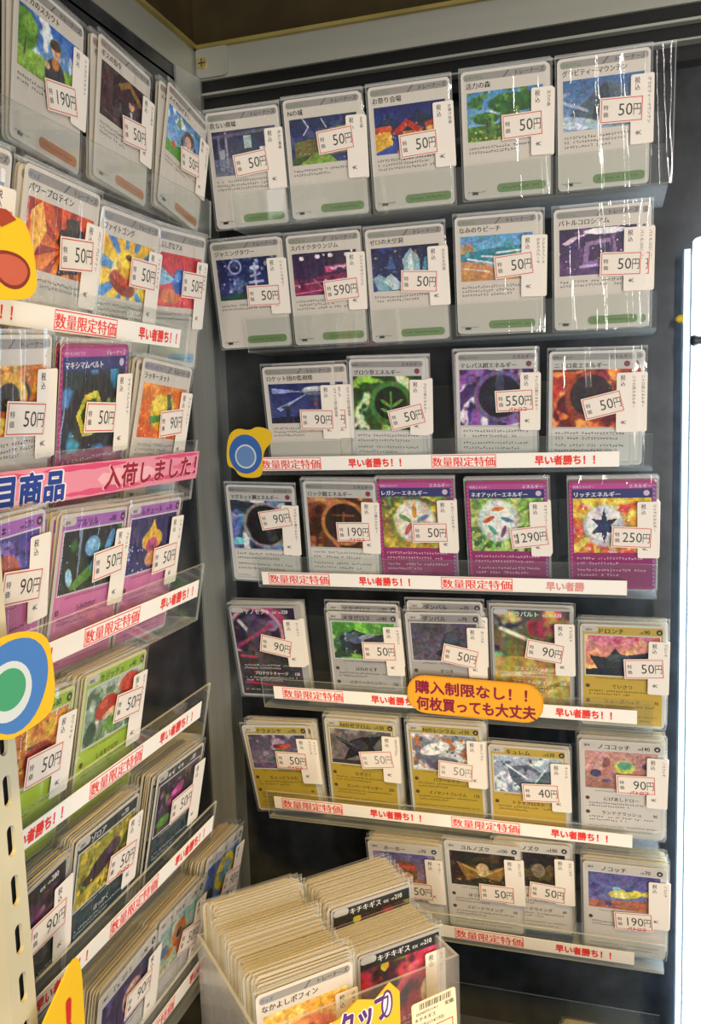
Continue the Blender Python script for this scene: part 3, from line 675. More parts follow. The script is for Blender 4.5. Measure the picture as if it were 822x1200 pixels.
# ---- back wall, fifth row
card('R51', 'X', 'ゲノセクト', (220, 'art', [('', '40'), ('プロテクトチャージ', '150')]), '90', 'sleeved dark violet foil card with magenta arcs, tagged 90 yen', [('g', '2a1f38', '3a3a42'), ('n', '5a4a68', 5, .55), ('o', 'b84a7a', .3, .35, .42, .03), ('o', 'd8a0b8', .35, .3, .3, .02), ('l', 'e8d8e4', .1, .15, .5, .5, .02), ('e', '4a4258', .4, .3, .2, .14, 30), ('e', '8a7a96', .62, .2, .1, .06, -30), ('l', '9a3a6a', 0, .45, .6, .2, .02), ('p', '3c3c3e', [(0, .5), (1, .46), (1, 1), (0, 1)]), ('n', '54525a', 8, .6), ('l', 'b83a6a', .05, .55, .3, .56, .012), ('l', 'b83a6a', .08, .86, .7, .9, .014)], 3, 4, place='R')
card('R52', 'P', 'メタグロス', (180, 'metal', [('はねかえす', '60'), ('メタリックハンマー', '150')]), '50', 'sleeved grey card with a blue-black machine creature shape, tagged 50 yen', [('g', '4a9a3a', '2a3a34'), ('n', '7ac04a', 4, .55), ('p', '2c3340', [(.1, .4), (.35, .2), (.6, .35), (.9, .3), (.85, .75), (.5, .9), (.15, .8)]), ('e', '4a5a78', .35, .45, .18, .12, 20), ('e', '8a96a8', .55, .38, .14, .06, -15), ('p', '1a1e28', [(.3, .6), (.55, .55), (.6, .8), (.3, .85)]), ('n', 'a8b0b8', 9, .68)], 1, 3, raise_=7)
card('R53', 'P', 'ダンバル', (70, 'metal', [('ずつき', '10')]), '50', 'sleeved grey card with a dark blue blob on violet grey, tagged 50 yen', [('g', '4a4658', '5c5468'), ('n', '6a6478', 4, .6), ('e', '2c3444', .6, .5, .13, .3, 10), ('e', '3f4c60', .62, .4, .1, .16), ('e', '20242e', .56, .8, .2, .12), ('n', '38344a', 6, .64)], 1, 3, raise_=9)
card('R54', 'X', 'ドラパルト', (320, 'art', [('ジェットヘッド', '70'), ('ファントムダイブ', '200')]), '90', 'sleeved gold foil card with a colourful swirl picture, tagged 90 yen', [('g', '3a4a44', 'a89a4a'), ('n', '6ad0a0', 5, .55), ('n', 'c03a5a', 5, .62), ('n', '2a2a4a', 6, .6), ('l', 'e8e0c8', .1, .2, .6, .35, .02), ('e', '8a3048', .6, .2, .16, .08, 20), ('p', 'a8964a', [(0, .5), (1, .46), (1, 1), (0, 1)]), ('n', 'c4b468', 5, .55), ('l', 'd8cc90', .1, .7, .9, .6, .02), ('l', '8a7a3a', .2, .95, .9, .75, .02)], 1, 3)
card('R55', 'P', 'ドロンチ', (90, 'gold', [('ていさつ', ''), ('リューズヘッド', '70')]), '50', 'sleeved golden card with a dark shape on a pink sunset, tagged 50 yen', [('g', 'd07a9a', 'e0a85a'), ('n', 'e8c07a', 4, .55), ('n', 'c04a5a', 4, .62), ('p', '2a3440', [(.05, .5), (.3, .55), (.4, .3), (.5, .5), (.95, .35), (.8, .7), (.5, .8), (.2, .95)]), ('e', '3f5058', .45, .55, .16, .1), ('p', '1f2830', [(0, .85), (.5, .8), (1, .9), (1, 1), (0, 1)])], 1, 9)
# ---- back wall, sixth row
card('R61', 'P', 'ドラメシヤ', (70, 'dragon', [('ちょっとうらむ', '10'), ('', '40')]), '50', 'sleeved olive card with a green figure on mauve, left end of its row', [('g', '4a4258', '8a7a98'), ('n', 'a898b4', 4, .58), ('e', '4a8a5a', .52, .55, .09, .16, 20), ('e', '3a7050', .42, .7, .14, .05, -20), ('e', 'c04a3a', .6, .35, .14, .06, -15), ('e', '7a2a2a', .48, .34, .06, .06), ('p', '6a5a78', [(0, .85), (1, .8), (1, 1), (0, 1)])], 1, 7, pat=True)
card('R62', 'P', 'Nのゼクロム', (130, 'dragon', [('ひきさく', '70'), ('ランページサンダー', '200')]), '50', 'sleeved olive card with a black winged shape, second from left in its row', [('g', '5a5458', '7a7270'), ('n', '8f8884', 4, .55), ('p', '1f2026', [(.05, .2), (.3, .35), (.5, .2), (.85, .12), (.7, .45), (.8, .8), (.5, .7), (.2, .9), (.3, .55)]), ('e', '33343c', .48, .48, .14, .2, 20), ('l', '54545c', .15, .3, .45, .5, .02), ('p', '3a3630', [(0, .9), (1, .85), (1, 1), (0, 1)])], 1, 6, grey=True)
card('R63', 'P', 'Nのレシラム', (130, 'dragon', [('パワーレイジ', '20'), ('イノセントフレイム', '170')]), '50', 'sleeved olive card with a white feathery shape and orange flecks', [('g', '8a94a8', '5a5a68'), ('n', 'c06a3a', 5, .58), ('n', 'd8dce4', 4, .5), ('e', 'e8ecf0', .35, .4, .24, .16, -20), ('e', 'c8ced8', .6, .55, .22, .12, 25), ('e', '6a7488', .5, .7, .2, .08), ('n', '3c4250', 8, .68)], 1, 7, grey=True)
card('R64', 'P', 'キュレム', (130, 'gold', [('トライフロスト', '110')]), '40', 'sleeved card with an icy blue picture, the only 40 yen tag', [('g', 'a8b8cc', '7a8aa8'), ('n', 'dfe8f0', 5, .52), ('p', '5a6478', [(.2, .3), (.5, .2), (.7, .4), (.9, .3), (.8, .8), (.4, .9), (.25, .6)]), ('e', '8f9cb4', .5, .5, .16, .16, 20), ('l', 'e8f0f6', .15, .2, .5, .6, .02), ('l', 'c8d8ea', .8, .2, .6, .7, .02), ('n', '3f4a60', 8, .68)], 0, 3)
card('R65', 'P', 'ノココッチ', (140, 'colorless', [('にげあしドロー', ''), ('ランドクラッシュ', '90')]), '90', 'sleeved grey card with a yellow-green ball in a pink desert, tagged 90 yen', [('g', 'c09088', 'a8706a'), ('n', 'd8a8a0', 4, .55), ('e', '8a5a5a', .3, .3, .05, .15, 20), ('e', 'b8c85a', .55, .4, .14, .18), ('e', '5a9a8a', .55, .36, .1, .1), ('e', '4a4868', .15, .6, .08, .1), ('e', '5a5478', .3, .8, .07, .07), ('e', '4a4868', .85, .35, .06, .08), ('p', '9a6a60', [(0, .85), (1, .75), (1, 1), (0, 1)])], 1, 10, pat=True)
# ---- back wall, seventh row
card('R71', 'P', 'ホーホー', (70, 'colorless', [('', '20')]), '50', 'sleeved grey card with a round brown-red bird shape on dusk violet', [('g', '5a5a9a', 'c08a6a'), ('n', '8a78a8', 4, .55), ('e', '7a5a48', .5, .55, .2, .34), ('e', 'b8584a', .44, .42, .09, .1), ('e', 'b8584a', .6, .42, .09, .1), ('e', 'd8b89a', .52, .7, .1, .14), ('p', '4a3a3a', [(0, .9), (1, .85), (1, 1), (0, 1)])], 0, 10)
card('R72', 'P', 'ヨルノズク', (100, 'colorless', [('ほうせきさがし', ''), ('スピードウイング', '60')]), '50', 'sleeved grey card with golden brown wings on black, second in lowest row', [('g', '2a2624', '3a3028'), ('n', '4a3c2a', 4, .55), ('p', '8a6a3a', [(.1, .3), (.45, .5), (.5, .3), (.6, .5), (.95, .25), (.75, .8), (.5, .7), (.25, .85)]), ('e', 'c8b088', .5, .5, .1, .2), ('l', 'c09a50', .2, .4, .45, .6, .02), ('l', 'c09a50', .85, .35, .6, .6, .02), ('n', 'd0b060', 9, .7)], 1, 0, foil=True)
card('R73', 'P', 'ヨルノズク', (100, 'colorless', [('ほうせきさがし', ''), ('スピードウイング', '60')]), '50', 'sleeved grey card with dark wings, half behind the golden winged card', [('g', '242222', '34302a'), ('p', '54442e', [(.1, .3), (.45, .5), (.5, .3), (.6, .5), (.95, .25), (.75, .8), (.5, .7), (.25, .85)]), ('e', '8a7a64', .6, .5, .1, .2), ('n', '6a5636', 8, .66)], 0, 6, back=7.0)
card('R74', 'P', 'ノコッチ', (70, 'colorless', [('いばる', '20')]), '190', 'sleeved grey card with a yellow drop shape on blue-violet, tagged 190 yen', [('g', '5a5a94', '7a7ab0'), ('p', 'a86a54', [(0, .8), (1, .68), (1, 1), (0, 1)]), ('e', 'd8cc5a', .52, .55, .24, .13, -8), ('e', 'e6e0a0', .45, .6, .1, .08), ('e', '8ab0c0', .4, .42, .06, .06), ('p', 'd0c04a', [(.7, .5), (.9, .35), (.85, .6)]), ('n', '4a4a80', 4, .62)], 1, 13, pat=True)
# ---- left wall
card('L11', 'T', 'シャカのスカウト', 'supporter', '190', 'sleeved card with a person in a dark apron before park trees', [('g', '2f62b0', '8fb8d8'), ('n', 'e8eef4', 4, .58), ('p', '8ab04a', [(0, .65), (1, .55), (1, 1), (0, 1)]), ('e', '5a8a34', .1, .35, .2, .32), ('e', '7aa848', .18, .25, .12, .15), ('l', '5a4028', .12, .5, .1, .75, .02), ('e', '33343c', .6, .8, .17, .3), ('e', 'c07a3a', .6, .58, .06, .1), ('e', 'd8a480', .6, .36, .07, .12), ('e', '5a3a2a', .59, .27, .09, .09), ('e', 'd8a480', .47, .68, .04, .06)], 2)
card('L12', 'T', 'ボスの指令', 'supporter', '50', 'sleeved card with a person in a dark suit in a maroon room', [('g', '2a1a24', '3a2430'), ('n', '4a2c38', 4, .56), ('p', '8a6a34', [(.35, .2), (.6, .0), (.95, .3), (.85, .34), (.6, .12), (.42, .28)]), ('p', '4a2a30', [(0, .2), (.25, .1), (.25, .75), (0, .8)]), ('e', '221c2c', .66, .8, .2, .3), ('e', 'd0a078', .66, .42, .06, .11), ('e', '3a2430', .66, .32, .08, .08), ('p', 'c8c0c8', [(.63, .56), (.69, .56), (.67, .8)]), ('l', '5a3a44', 0, .85, .5, .95, .02)], 2)
card('L13', 'T', 'メイのはげまし', 'supporter', '50', 'sleeved card with a brown-haired person in white against blue sky', [('g', '3a7ac8', 'a8d0ea'), ('n', 'eef4f8', 4, .58), ('p', '5a9a3a', [(0, .75), (.4, .7), (1, .5), (1, 1), (0, 1)]), ('n', '3f7a2a', 7, .64), ('e', 'e8e4e4', .58, .78, .17, .24), ('e', '5a3a2e', .6, .34, .14, .16), ('e', 'e0b090', .58, .42, .09, .13), ('e', '5a3a2e', .42, .55, .04, .16), ('e', '5a3a2e', .78, .55, .04, .16), ('e', 'd0584a', .2, .75, .06, .06)], 2)
card('L21', 'T', '', 'item', '50', 'sleeved card mostly cut off at the left edge above the yellow sticker', [('g', '3a3a4a', '8a8a94')], 1)
card('L22', 'T', 'パワープロテイン', 'item', '50', 'sleeved card with a dark jar on orange red rays, left wall', [('g', 'c8481f', 'e88a2a'), ('r', '9a2a18', .55, .6, 9), ('p', 'e8b04a', [(.05, .2), (.2, 0), (.3, .4), (.1, .9)]), ('p', '2a1c14', [(.5, .3), (.85, .22), (.88, .5), (.8, .65), (.84, .9), (.5, 1), (.54, .65), (.46, .5)]), ('p', '3a3024', [(.56, .12), (.76, .08), (.8, .24), (.58, .3)]), ('l', 'e0982a', .55, .42, .82, .36, .015), ('l', 'e0982a', .6, .6, .78, .55, .015), ('n', 'd8742a', 9, .72)], 2)
card('L23', 'T', 'ファイトゴング', 'item', '50', 'sleeved card with a yellow bell on blue and gold burst', [('g', 'e8b02a', 'f0d04a'), ('r', '4a8ac8', .5, .55, 10), ('e', 'f0d890', .5, .55, .3, .4), ('e', '8a2e1a', .42, .75, .26, .18, 15), ('e', 'b8452a', .4, .66, .2, .1, 15), ('e', 'e0a81a', .52, .4, .24, .25), ('e', 'f4cc3a', .47, .32, .17, .15), ('e', '6a4a14', .5, .28, .07, .05), ('e', 'd06a3a', .88, .4, .07, .14)], 2)
card('L24', 'T', 'ふしぎなアメ', 'item', '50', 'sleeved card with a blue wrapped sweet on red, right end left wall', [('g', 'c82a3a', 'd8404a'), ('e', 'd87a4a', .3, .8, .25, .14), ('o', 'c05a4a', .3, .8, .2, .02), ('p', '7ab0d8', [(.4, .5), (.02, .25), (.0, .45), (.06, .62)]), ('p', '5a90c8', [(.6, .5), (.98, .42), (1, .62), (.9, .75)]), ('e', '2f6ac0', .5, .5, .18, .24), ('e', '6aa8e8', .45, .42, .08, .1), ('l', 'a8d0ec', .08, .4, .35, .48, .012)], 2)
card('L31', 'T', '', 'tool', '50', 'sleeved card with a gold flame picture, cut by the left edge', [('g', 'c87a2a', 'b8481f'), ('n', 'f0c04a', 5, .52), ('e', '2a1c18', .5, .4, .3, .24), ('o', 'e0a83a', .5, .5, .34, .08), ('n', 'd8d07a', 7, .66), ('e', 'e8c84a', .4, .85, .2, .12)], 1)
card('L32', 'A', 'マキシマムベルト', 'ace', '50', 'magenta edged card with a green hexagon buckle, above the pink banner', [('g', '1a2a30', '20343c'), ('w', '3a8ab8', .5, .5, 6, 8), ('e', '1c1e22', .5, .5, .4, .46), ('p', 'c8c03a', [(.35, .3), (.55, .25), (.66, .5), (.56, .8), (.34, .82), (.22, .55)]), ('p', '2a5a2a', [(.38, .38), (.53, .34), (.6, .52), (.53, .72), (.38, .74), (.29, .55)]), ('e', '7ae04a', .45, .55, .08, .14), ('e', '4a7a5a', .75, .5, .05, .14), ('e', '4a7a5a', .87, .5, .05, .14), ('s', 'c8c8c8', 10, .012, .3)], 2, mag=True)
card('L33', 'T', 'ラッキーメット', 'tool', '90', 'sleeved card with a yellow helmet on orange, above the pink banner end', [('g', 'e07a1f', 'd8561f'), ('n', 'f09a3a', 4, .56), ('e', 'e0b02a', .5, .5, .28, .36), ('e', 'f2d24a', .44, .38, .18, .2), ('p', '4a8a3a', [(.22, .6), (.78, .5), (.8, .62), (.24, .74)]), ('p', '2f5a2a', [(.55, .15), (.64, .14), (.72, .5), (.62, .52)]), ('s', 'f8e0a0', 16, .018)], 3)
card('L41', 'P', '', (270, 'psychic', [('', '80')]), '90', 'sleeved violet card at the left edge with a teal blue shape', [('g', '4a3a8a', '5a70b8'), ('n', '8a6ac0', 4, .55), ('e', '3a90b8', .3, .5, .3, .36), ('e', '6ac0d0', .2, .4, .12, .14), ('e', 'a85a4a', .55, .55, .2, .3), ('n', '2a2458', 6, .66)], 1, 8, holo=True)
card('L42', 'P', 'プルリル', (80, 'psychic', [('うみのかげ', '20')]), '50', 'sleeved pink card with a pale blue drifting shape on dark green', [('g', '14161c', '1c2a24'), ('s', 'd8d8e0', 24, .01), ('n', '3a7a3a', 3, .62), ('e', '5a8a34', .45, .75, .3, .1, -25), ('e', '6aa8d0', .5, .3, .13, .17), ('e', '8ac4e4', .48, .26, .07, .08), ('e', '5a98c8', .8, .3, .06, .26, 25), ('e', '9ad0e0', .15, .75, .05, .16, -20), ('e', '4a88b8', .55, .6, .05, .16, 20)], 0, 9)
card('L43', 'P', 'ムチュール', (30, 'psychic', [('', '')]), '50', 'sleeved pink card with a yellow-haired round shape on navy', [('g', '1f1f5a', '2c2c6a'), ('s', 'c8c8e8', 40, .02, .5), ('e', 'e0b03a', .5, .45, .22, .2), ('p', 'e0b03a', [(.4, .3), (.5, .05), (.58, .28)]), ('e', 'b84a78', .5, .55, .13, .14), ('e', 'd8a070', .5, .8, .12, .14), ('e', '7a3a5a', .5, .57, .05, .04)], 0, 9)
card('L51', 'P', 'カジッチュ', (80, 'grass', [('', '20')]), '50', 'sleeved lime card with dark red fruit shapes on orange, left edge', [('g', 'c8782a', 'b85a24'), ('n', 'd8a03a', 5, .54), ('e', '8a2418', .62, .65, .22, .24), ('e', 'b83a24', .56, .55, .1, .1), ('e', 'd8b02a', .75, .22, .1, .14), ('e', '7a2a1a', .2, .8, .16, .18), ('n', '4a3a1a', 8, .7)], 0, 12, gold=True)
card('L52', 'P', 'カジッチュ', (40, 'grass', [('しるをとばす', '20')]), '50', 'sleeved lime card with red apple shapes among leaves', [('g', 'a8b8a8', '6a8a6a'), ('n', '4a6a4a', 5, .5), ('n', 'c8d4c8', 5, .6), ('e', 'b8301f', .38, .45, .2, .2, -10), ('e', 'd8543a', .32, .38, .08, .07), ('e', 'c83a24', .78, .2, .2, .18), ('e', '6aa03a', .5, .8, .16, .12), ('e', '34503a', .12, .8, .1, .2, 20), ('e', 'e0b890', .45, .58, .14, .06, -15)], 0, 14, gold=True)
card('L61', 'X', '', (280, 'bar', [('', '90')]), '90', 'sleeved black foil card at the left upright, tagged 90 yen', [('g', '1f1a28', '20303a'), ('l', 'd87a9a', .1, .3, .7, .2, .02), ('l', '8ac0d8', .2, .45, .8, .3, .015), ('n', '5a3a5a', 5, .6), ('l', 'c8c8d8', .4, .15, .75, .5, .012), ('p', '1c2c36', [(0, .52), (1, .48), (1, 1), (0, 1)])], 0, 9)
card('L62', 'P', 'ゾロア', (70, 'dark', [('ほっかく', '20')]), '50', 'sleeved dark teal card with a violet shape over yellow flowers', [('g', '8a8a3a', 'a8963a'), ('n', 'c8b84a', 5, .52), ('n', '4a5a24', 5, .6), ('e', '34283c', .45, .5, .26, .18, -15), ('e', '4a3a54', .65, .38, .12, .14), ('e', '2c2234', .25, .62, .14, .1), ('s', 'e8c83a', 40, .03, .35)], 0, 13, gold=True, pat=True)
card('L63', 'P', '', (80, 'dark', [('', '30')]), '50', 'sleeved dark teal card with magenta shapes, right end of its row', [('g', '2a2430', '3a3040'), ('n', '5a7a3a', 5, .62), ('e', 'a83a7a', .45, .4, .2, .14, -20), ('e', '7a2a6a', .6, .6, .22, .12, 20), ('e', 'd06aa0', .4, .36, .08, .06), ('n', '8a5a9a', 7, .66), ('e', '5a8a3a', .2, .8, .16, .1)], 1, 13, gold=True)
card('L71', 'P', '', (90, 'colorless', [('', '30')]), '90', 'sleeved grey card with a pale pink shape on dark purple, bottom left', [('g', '2a1f44', '3a2a58'), ('n', '54407a', 4, .55), ('e', 'c8a098', .6, .5, .2, .3, 20), ('e', 'e0c0b0', .56, .4, .1, .12), ('n', '1c1434', 6, .66)], 0, 13, gold=True)
card('L72', 'P', '', (70, 'colorless', [('', '30')]), '50', 'sleeved cream card with orange loops on pale teal, bottom left', [('g', '8ab0a8', 'a8b89a'), ('n', 'd8d0a8', 4, .56), ('o', 'c8682a', .5, .4, .2, .07), ('o', 'b8501f', .62, .7, .16, .06), ('e', '2a1f1c', .5, .4, .07, .1), ('e', 'd88a3a', .3, .65, .12, .08), ('e', '4a78a8', .15, .5, .1, .12)], 0, 8, gold=True)
card('L73', 'P', '', (60, 'colorless', [('', '20')]), '90', 'sleeved card with a big yellow ring shape by the corner post', [('g', '3a5a9a', '4a78b0'), ('n', '6a98c8', 4, .55), ('e', 'd8c02a', .6, .45, .3, .4), ('e', '5a98b0', .62, .45, .18, .24), ('e', 'e8d84a', .5, .3, .1, .1), ('e', '2c3038', .15, .75, .16, .2), ('n', 'c8c8d0', 8, .72)], 0, 10)


# ------------------------------------------------------------------ acrylic pockets
ORD = {1: 'top', 2: 'second', 3: 'third', 4: 'fourth', 5: 'fifth', 6: 'sixth', 7: 'seventh', 8: 'lowest'}
def pocket(side, row, a0, a1, z, depth, lip):
    lean = lean_of(side, row)
    sg = 1 if side == 'R' else -1
    mid = (a0 + a1) / 2; hl = abs(a1 - a0) / 2
    back = depth + 735 if side == 'R' else depth + 345
    e = empty('acrylic_pocket', pose(side, mid, z - 1.4, depth, 0))
    tag(e, f'clear acrylic card pocket, {ORD[row]} from the top on the {"back" if side == "R" else "left"} wall', 'display pocket', 'acrylic card pockets')
    mb = MB(); mb.box((-hl, -1.6, -back + .5), (hl, -.2, 4), 'ffffff', 0, 1); mb.build('pocket_shelf', [ACRYL, ACEDGE], e)
    mb = MB(); mb.prism([(-hl, -1.4), (hl, -1.4), (hl, lip), (-hl, lip)], 3.4, 5.0, 'ffffff', 0, None, 1)
    o = mb.build('front_lip', [ACRYL, ACEDGE], e); o.matrix_local = Matrix.Rotation(math.radians(lean), 4, 'X')
    mb = MB(); mb.prism([(-hl, -1.4), (hl, -1.4), (hl, 70), (-hl, 70)], -back + .6, -back + 1.8, 'ffffff', 0, None, 1)
    mb.build('back_sheet', [ACRYL, ACEDGE], e)
    return e
RP = {1: (-297, 38), 2: (-297, 32), 3: (-290, 30), 4: (-297, 34), 5: (-297, 32), 6: (-297, 38), 7: (-215, 42)}
for r_, (a0, a1) in RP.items():
    pocket('R', r_, a0, a1, BASE[r_], depth_of('R', r_), 27)
pocket('R', 8, -297, 42, -600, -690, 27)
for r_ in range(1, 8):
    pocket('L', r_, -311 if r_ > 1 else -370, -530 if r_ > 1 else -640, LBASE[r_], depth_of('L', r_), 40 if r_ > 1 else 27)

# ------------------------------------------------------------------ front cards, their copies and the stacks behind
def copy_tree(o, parent=None):
    c = o.copy(); COL.objects.link(c)
    if parent is not None:
        c.parent = parent
    for ch in o.children:
        copy_tree(ch, c)
    return c

_sm = {}
def stack_mesh(body, bar, foil=False):
    k = (body, bar)
    if k not in _sm:
        r = random.Random(len(_sm))
        mb = MB()
        mb.prism(rrect(-31.5, 0, 31.5, 88, 3), -.35, 0, 'c6c3bc', 0, 'd6bf7c')  # edges tinted gold: sleeve tone plus warm light put into the colour
        mb.rect(-29.5, 2, 29.5, 86, .03, body); mb.rect(-29.5, 79, 29.5, 86, .06, bar)
        ticks(mb, -17, 5, 80.6, 4.4, INK, .1, r); ticks(mb, 14, 28, 80.6, 4.4, INK, .1, r)
        mb.frame(-28.3, 43.6, 28.3, 79, .9, .08, 'c9c9cb'); mb.rect(-27.4, 44.5, 27.4, 78.1, .06, bar)
        mb.rect(-33, -1.2, 33, 90.8, .35, 'ffffff', 1)
        mb.frame(-33, -1.2, 33, 90.8, .9, .4, 'ffffff', 2)
        o = mb.build('sleeved_card', [PRINT, FILM, SEAM])
        _sm[k] = o.data
        bpy.data.objects.remove(o)
    return _sm[k]

QUEUE = []      # deep stack cards waiting for a place: (priority, matrix, mesh, label, group)
made = 0
SIDES = {}
def stack_cols(style, info):
    if style == 'P':
        return BODY[info[1]]
    if style == 'X':
        return ('2a2830', '1c1c22') if info[1] == 'bar' else ('3a3840', '6a6870')
    return ('c0bbb5', '93908d') if style in 'TE' else ('8c2766', 'a04a86')

seed = 0
for key, (style, title, info, price, label, art, copies, stack, kw) in D.items():
    seed += 1
    side, row = key[0], int(key[1])
    al, z, roll, su, sv, sang = POSE[key]
    su = max(4.0, min(17.5, su)); sv = max(36.0, min(59.0, sv)); sang = max(-14, min(15, sang))
    dep = depth_of(side, row) - kw.get('back', 0)
    root = empty('sleeved_card', pose(side, al, z, dep, lean_of(side, row), roll))
    tag(root, label, 'trading card', 'price-tagged cards on the ' + ('back wall' if side == 'R' else 'left wall'))
    lab = (18.6, 26.5) if style != 'P' and style != 'X' else (18.8, 31.0)
    if key == 'L52' or key == 'L51':
        lab = (17.5, 30.0)
    card_parts(root, style, title, info, art, seed, price, su, sv, sang, kw.get('pat', False), kw.get('grey', False), lab)
    made += 1
    short = ' '.join(label.replace('sleeved ', '').split(',')[0].split()[:11])
    dx = kw.get('first_dx', 0.0)
    d = 0.0
    rr = random.Random(seed * 13)
    for i in range(copies):
        d += 2.4
        c = copy_tree(root)
        c.matrix_world = pose(side, al + (dx if side == 'R' else -dx) + rr.uniform(-.8, .8) * (0 if (dx and i == 0) else 1), z + (kw.get('raise_', 0) if i == 0 else rr.uniform(0, 1.2)), dep - d, lean_of(side, row), roll * .5 + rr.uniform(-.5, .5))
        tag(c, 'copy directly behind the ' + short, 'trading card', 'copies behind the ' + short)
        made += 1
        for ch in list(c.children):                       # a copy keeps only what shows past the front card
            if ch.name.startswith('illustration') and not kw.get('raise_') and dx < 5:
                bpy.data.objects.remove(ch)
    me = stack_mesh(*stack_cols(style, info))
    for i in range(stack):
        d += 1.75 if side == 'R' else 1.6
        mw = pose(side, al + rr.uniform(-1.4, 1.4), z + rr.uniform(-.4, 1.8), dep - d - .4, lean_of(side, row), roll * .4 + rr.uniform(-.7, .7))
        QUEUE.append(((1 if side == 'L' else 2) * 100 + i, mw, me, 'card stacked behind the ' + short, 'stack behind the ' + short))
    if kw.get('empty_right'):                              # an empty clear sleeve leaning behind the last card
        o = sleeve_mesh(99).build('empty_sleeve', [FILM, SEAM], None, pose(side, al + 15, z + 1, dep - 5, None, -.4))
        tag(o, 'empty clear sleeve peeking out behind the rightmost top card', 'card sleeve')

# the lowest back row shows only the tops of its cards
for k, (x0, n_) in enumerate(((-6, 5), (-195, 4))):
    for i in range(n_):
        QUEUE.append((90, pose('R', x0 + rnd.uniform(-1.5, 1.5), -598 + rnd.uniform(0, 1.5), -690 - i * 1.8), stack_mesh('c0bbb5', '93908d'),
                      'sleeved card whose top edge peeks up at the bottom ' + ('right of the case' if k == 0 else 'behind the clear box'), 'cards in the lowest row, ' + ('right' if k == 0 else 'middle')))

# ------------------------------------------------------------------ the clear box of stacked cards in front
BU, BW = Vector((.7083, .7059, 0)), Vector((.7059, -.7083, 0))
BO = W(-129.7, -496.5, 0)
def bpose(u, w, z, roll=0.0, lean=0.0):
    a = math.radians(lean)
    v = Vector((0, 0, 1)) * math.cos(a) + BW * math.sin(a); ww = BU.cross(v)
    c, s = math.cos(math.radians(roll)), math.sin(math.radians(roll))
    u2, v2 = BU * c + v * s, v * c - BU * s
    loc = BO + BU * (u * MM) + BW * (w * MM); loc.z = (z + 1400) * MM
    return axes(u2, v2, u2.cross(v2), loc)
bx = empty('clear_card_box', bpose(-40, 0, -429))
tag(bx, 'clear acrylic box packed with sleeved cards, front of the corner', 'box')
def wall_piece(name, x0, y0, z0, x1, y1, z1):
    mb = MB(); mb.box((x0, y0, z0), (x1, y1, z1), 'ffffff', 0, 1); mb.build(name, [BOXCLR, ACEDGE], bx)
wall_piece('front_wall', -69, 0, 23, 69, 86, 25)
wall_piece('back_wall_sheet', -69, 0, -82, 69, 86, -80)
wall_piece('side_wall', -69, 0, -80, -67, 86, 23)
wall_piece('side_wall', 67, 0, -80, 69, 86, 23)
wall_piece('base_sheet', -67, 0, -80, 67, 2, 23)
FOOD = [('g', 'e8b04a', 'd8a03a'), ('n', 'f0d080', 5, .55), ('e', 'e06a2a', .5, .6, .34, .3), ('e', 'f08a3a', .45, .5, .2, .16), ('e', 'c83a1a', .3, .55, .05, .06), ('e', 'c83a1a', .55, .5, .05, .06), ('e', '6a8a2a', .65, .65, .05, .05)]
PINK = [('g', '3a2a34', '5a3a44'), ('n', 'b83a5a', 4, .5), ('n', '8aa83a', 5, .62), ('n', '2a2030', 6, .6), ('l', 'd85a7a', .1, .6, .7, .2, .03), ('e', 'd8c83a', .3, .12, .05, .04), ('e', 'e8d8c8', .85, .45, .1, .12)]
def boxcard(u, w, z, roll, args, desc, price=None, **kw):
    root = empty('sleeved_card', bpose(u, w, z, roll))
    tag(root, desc, "trading card", "front cards in the clear box")
    card_parts(root, *args, price, 8, 50, 0, **kw)
    return root
boxcard(-71.2, 11.5, -418.5, 0.6, ('T', 'なかよしポフィン', 'item', FOOD, 201), 'sleeved card with an orange cake picture, front left in the clear box', lab=(18.6, 26.5))
boxcard(0, 0, -427, -.5, ('X', 'キチキギス', (210, 'bar', [('クルーエルアロー', '100')]), PINK, 202), 'sleeved black and pink foil card, front right in the clear box', lab=(18.4, 30))
boxcard(1, -37.3, -415, 0, ('X', 'キチキギス', (210, 'bar', [('クルーエルアロー', '100')]), PINK, 203), 'sleeved black card heading the rear right stack in the clear box', label=False)
made += 3
gold = stack_mesh('c8b684', 'b8a572'); blk = stack_mesh('2a2830', '1c1c22')  # golden tones put the warm light on the box stacks into their colour
for i in range(52):
    q = i / 51
    QUEUE.append((i * .5, bpose(-71.2 + 2.0 * math.sin(i * .45) + rnd.uniform(-1.2, 1.2), 11.5 - 2.2 - i * 1.68, -418.5 + 3 * math.sin(i * .3) + rnd.uniform(-.8, 1.2) + 9 * q, rnd.uniform(-.8, .8)), gold,
                  'sleeved card packed in the long left stack of the clear box', 'left stack in the clear box'))
for i in range(19):
    QUEUE.append((i * .5, bpose(rnd.uniform(-1.6, 1.6), -2.2 - i * 1.72, -427 - .02 * i + rnd.uniform(-.8, .5), rnd.uniform(-.8, .8)), blk if i < 2 else gold,
                  'sleeved card packed in the front right stack of the clear box', 'front right stack in the clear box'))
for i in range(21):
    QUEUE.append((i * .5, bpose(1 + rnd.uniform(-1.6, 1.6), -39.5 - i * 1.8, -415 + .15 * i + rnd.uniform(-.6, 1.2), rnd.uniform(-.8, .8)), blk if i < 2 else gold,
                  'sleeved card packed in the rear right stack of the clear box', 'rear right stack in the clear box'))

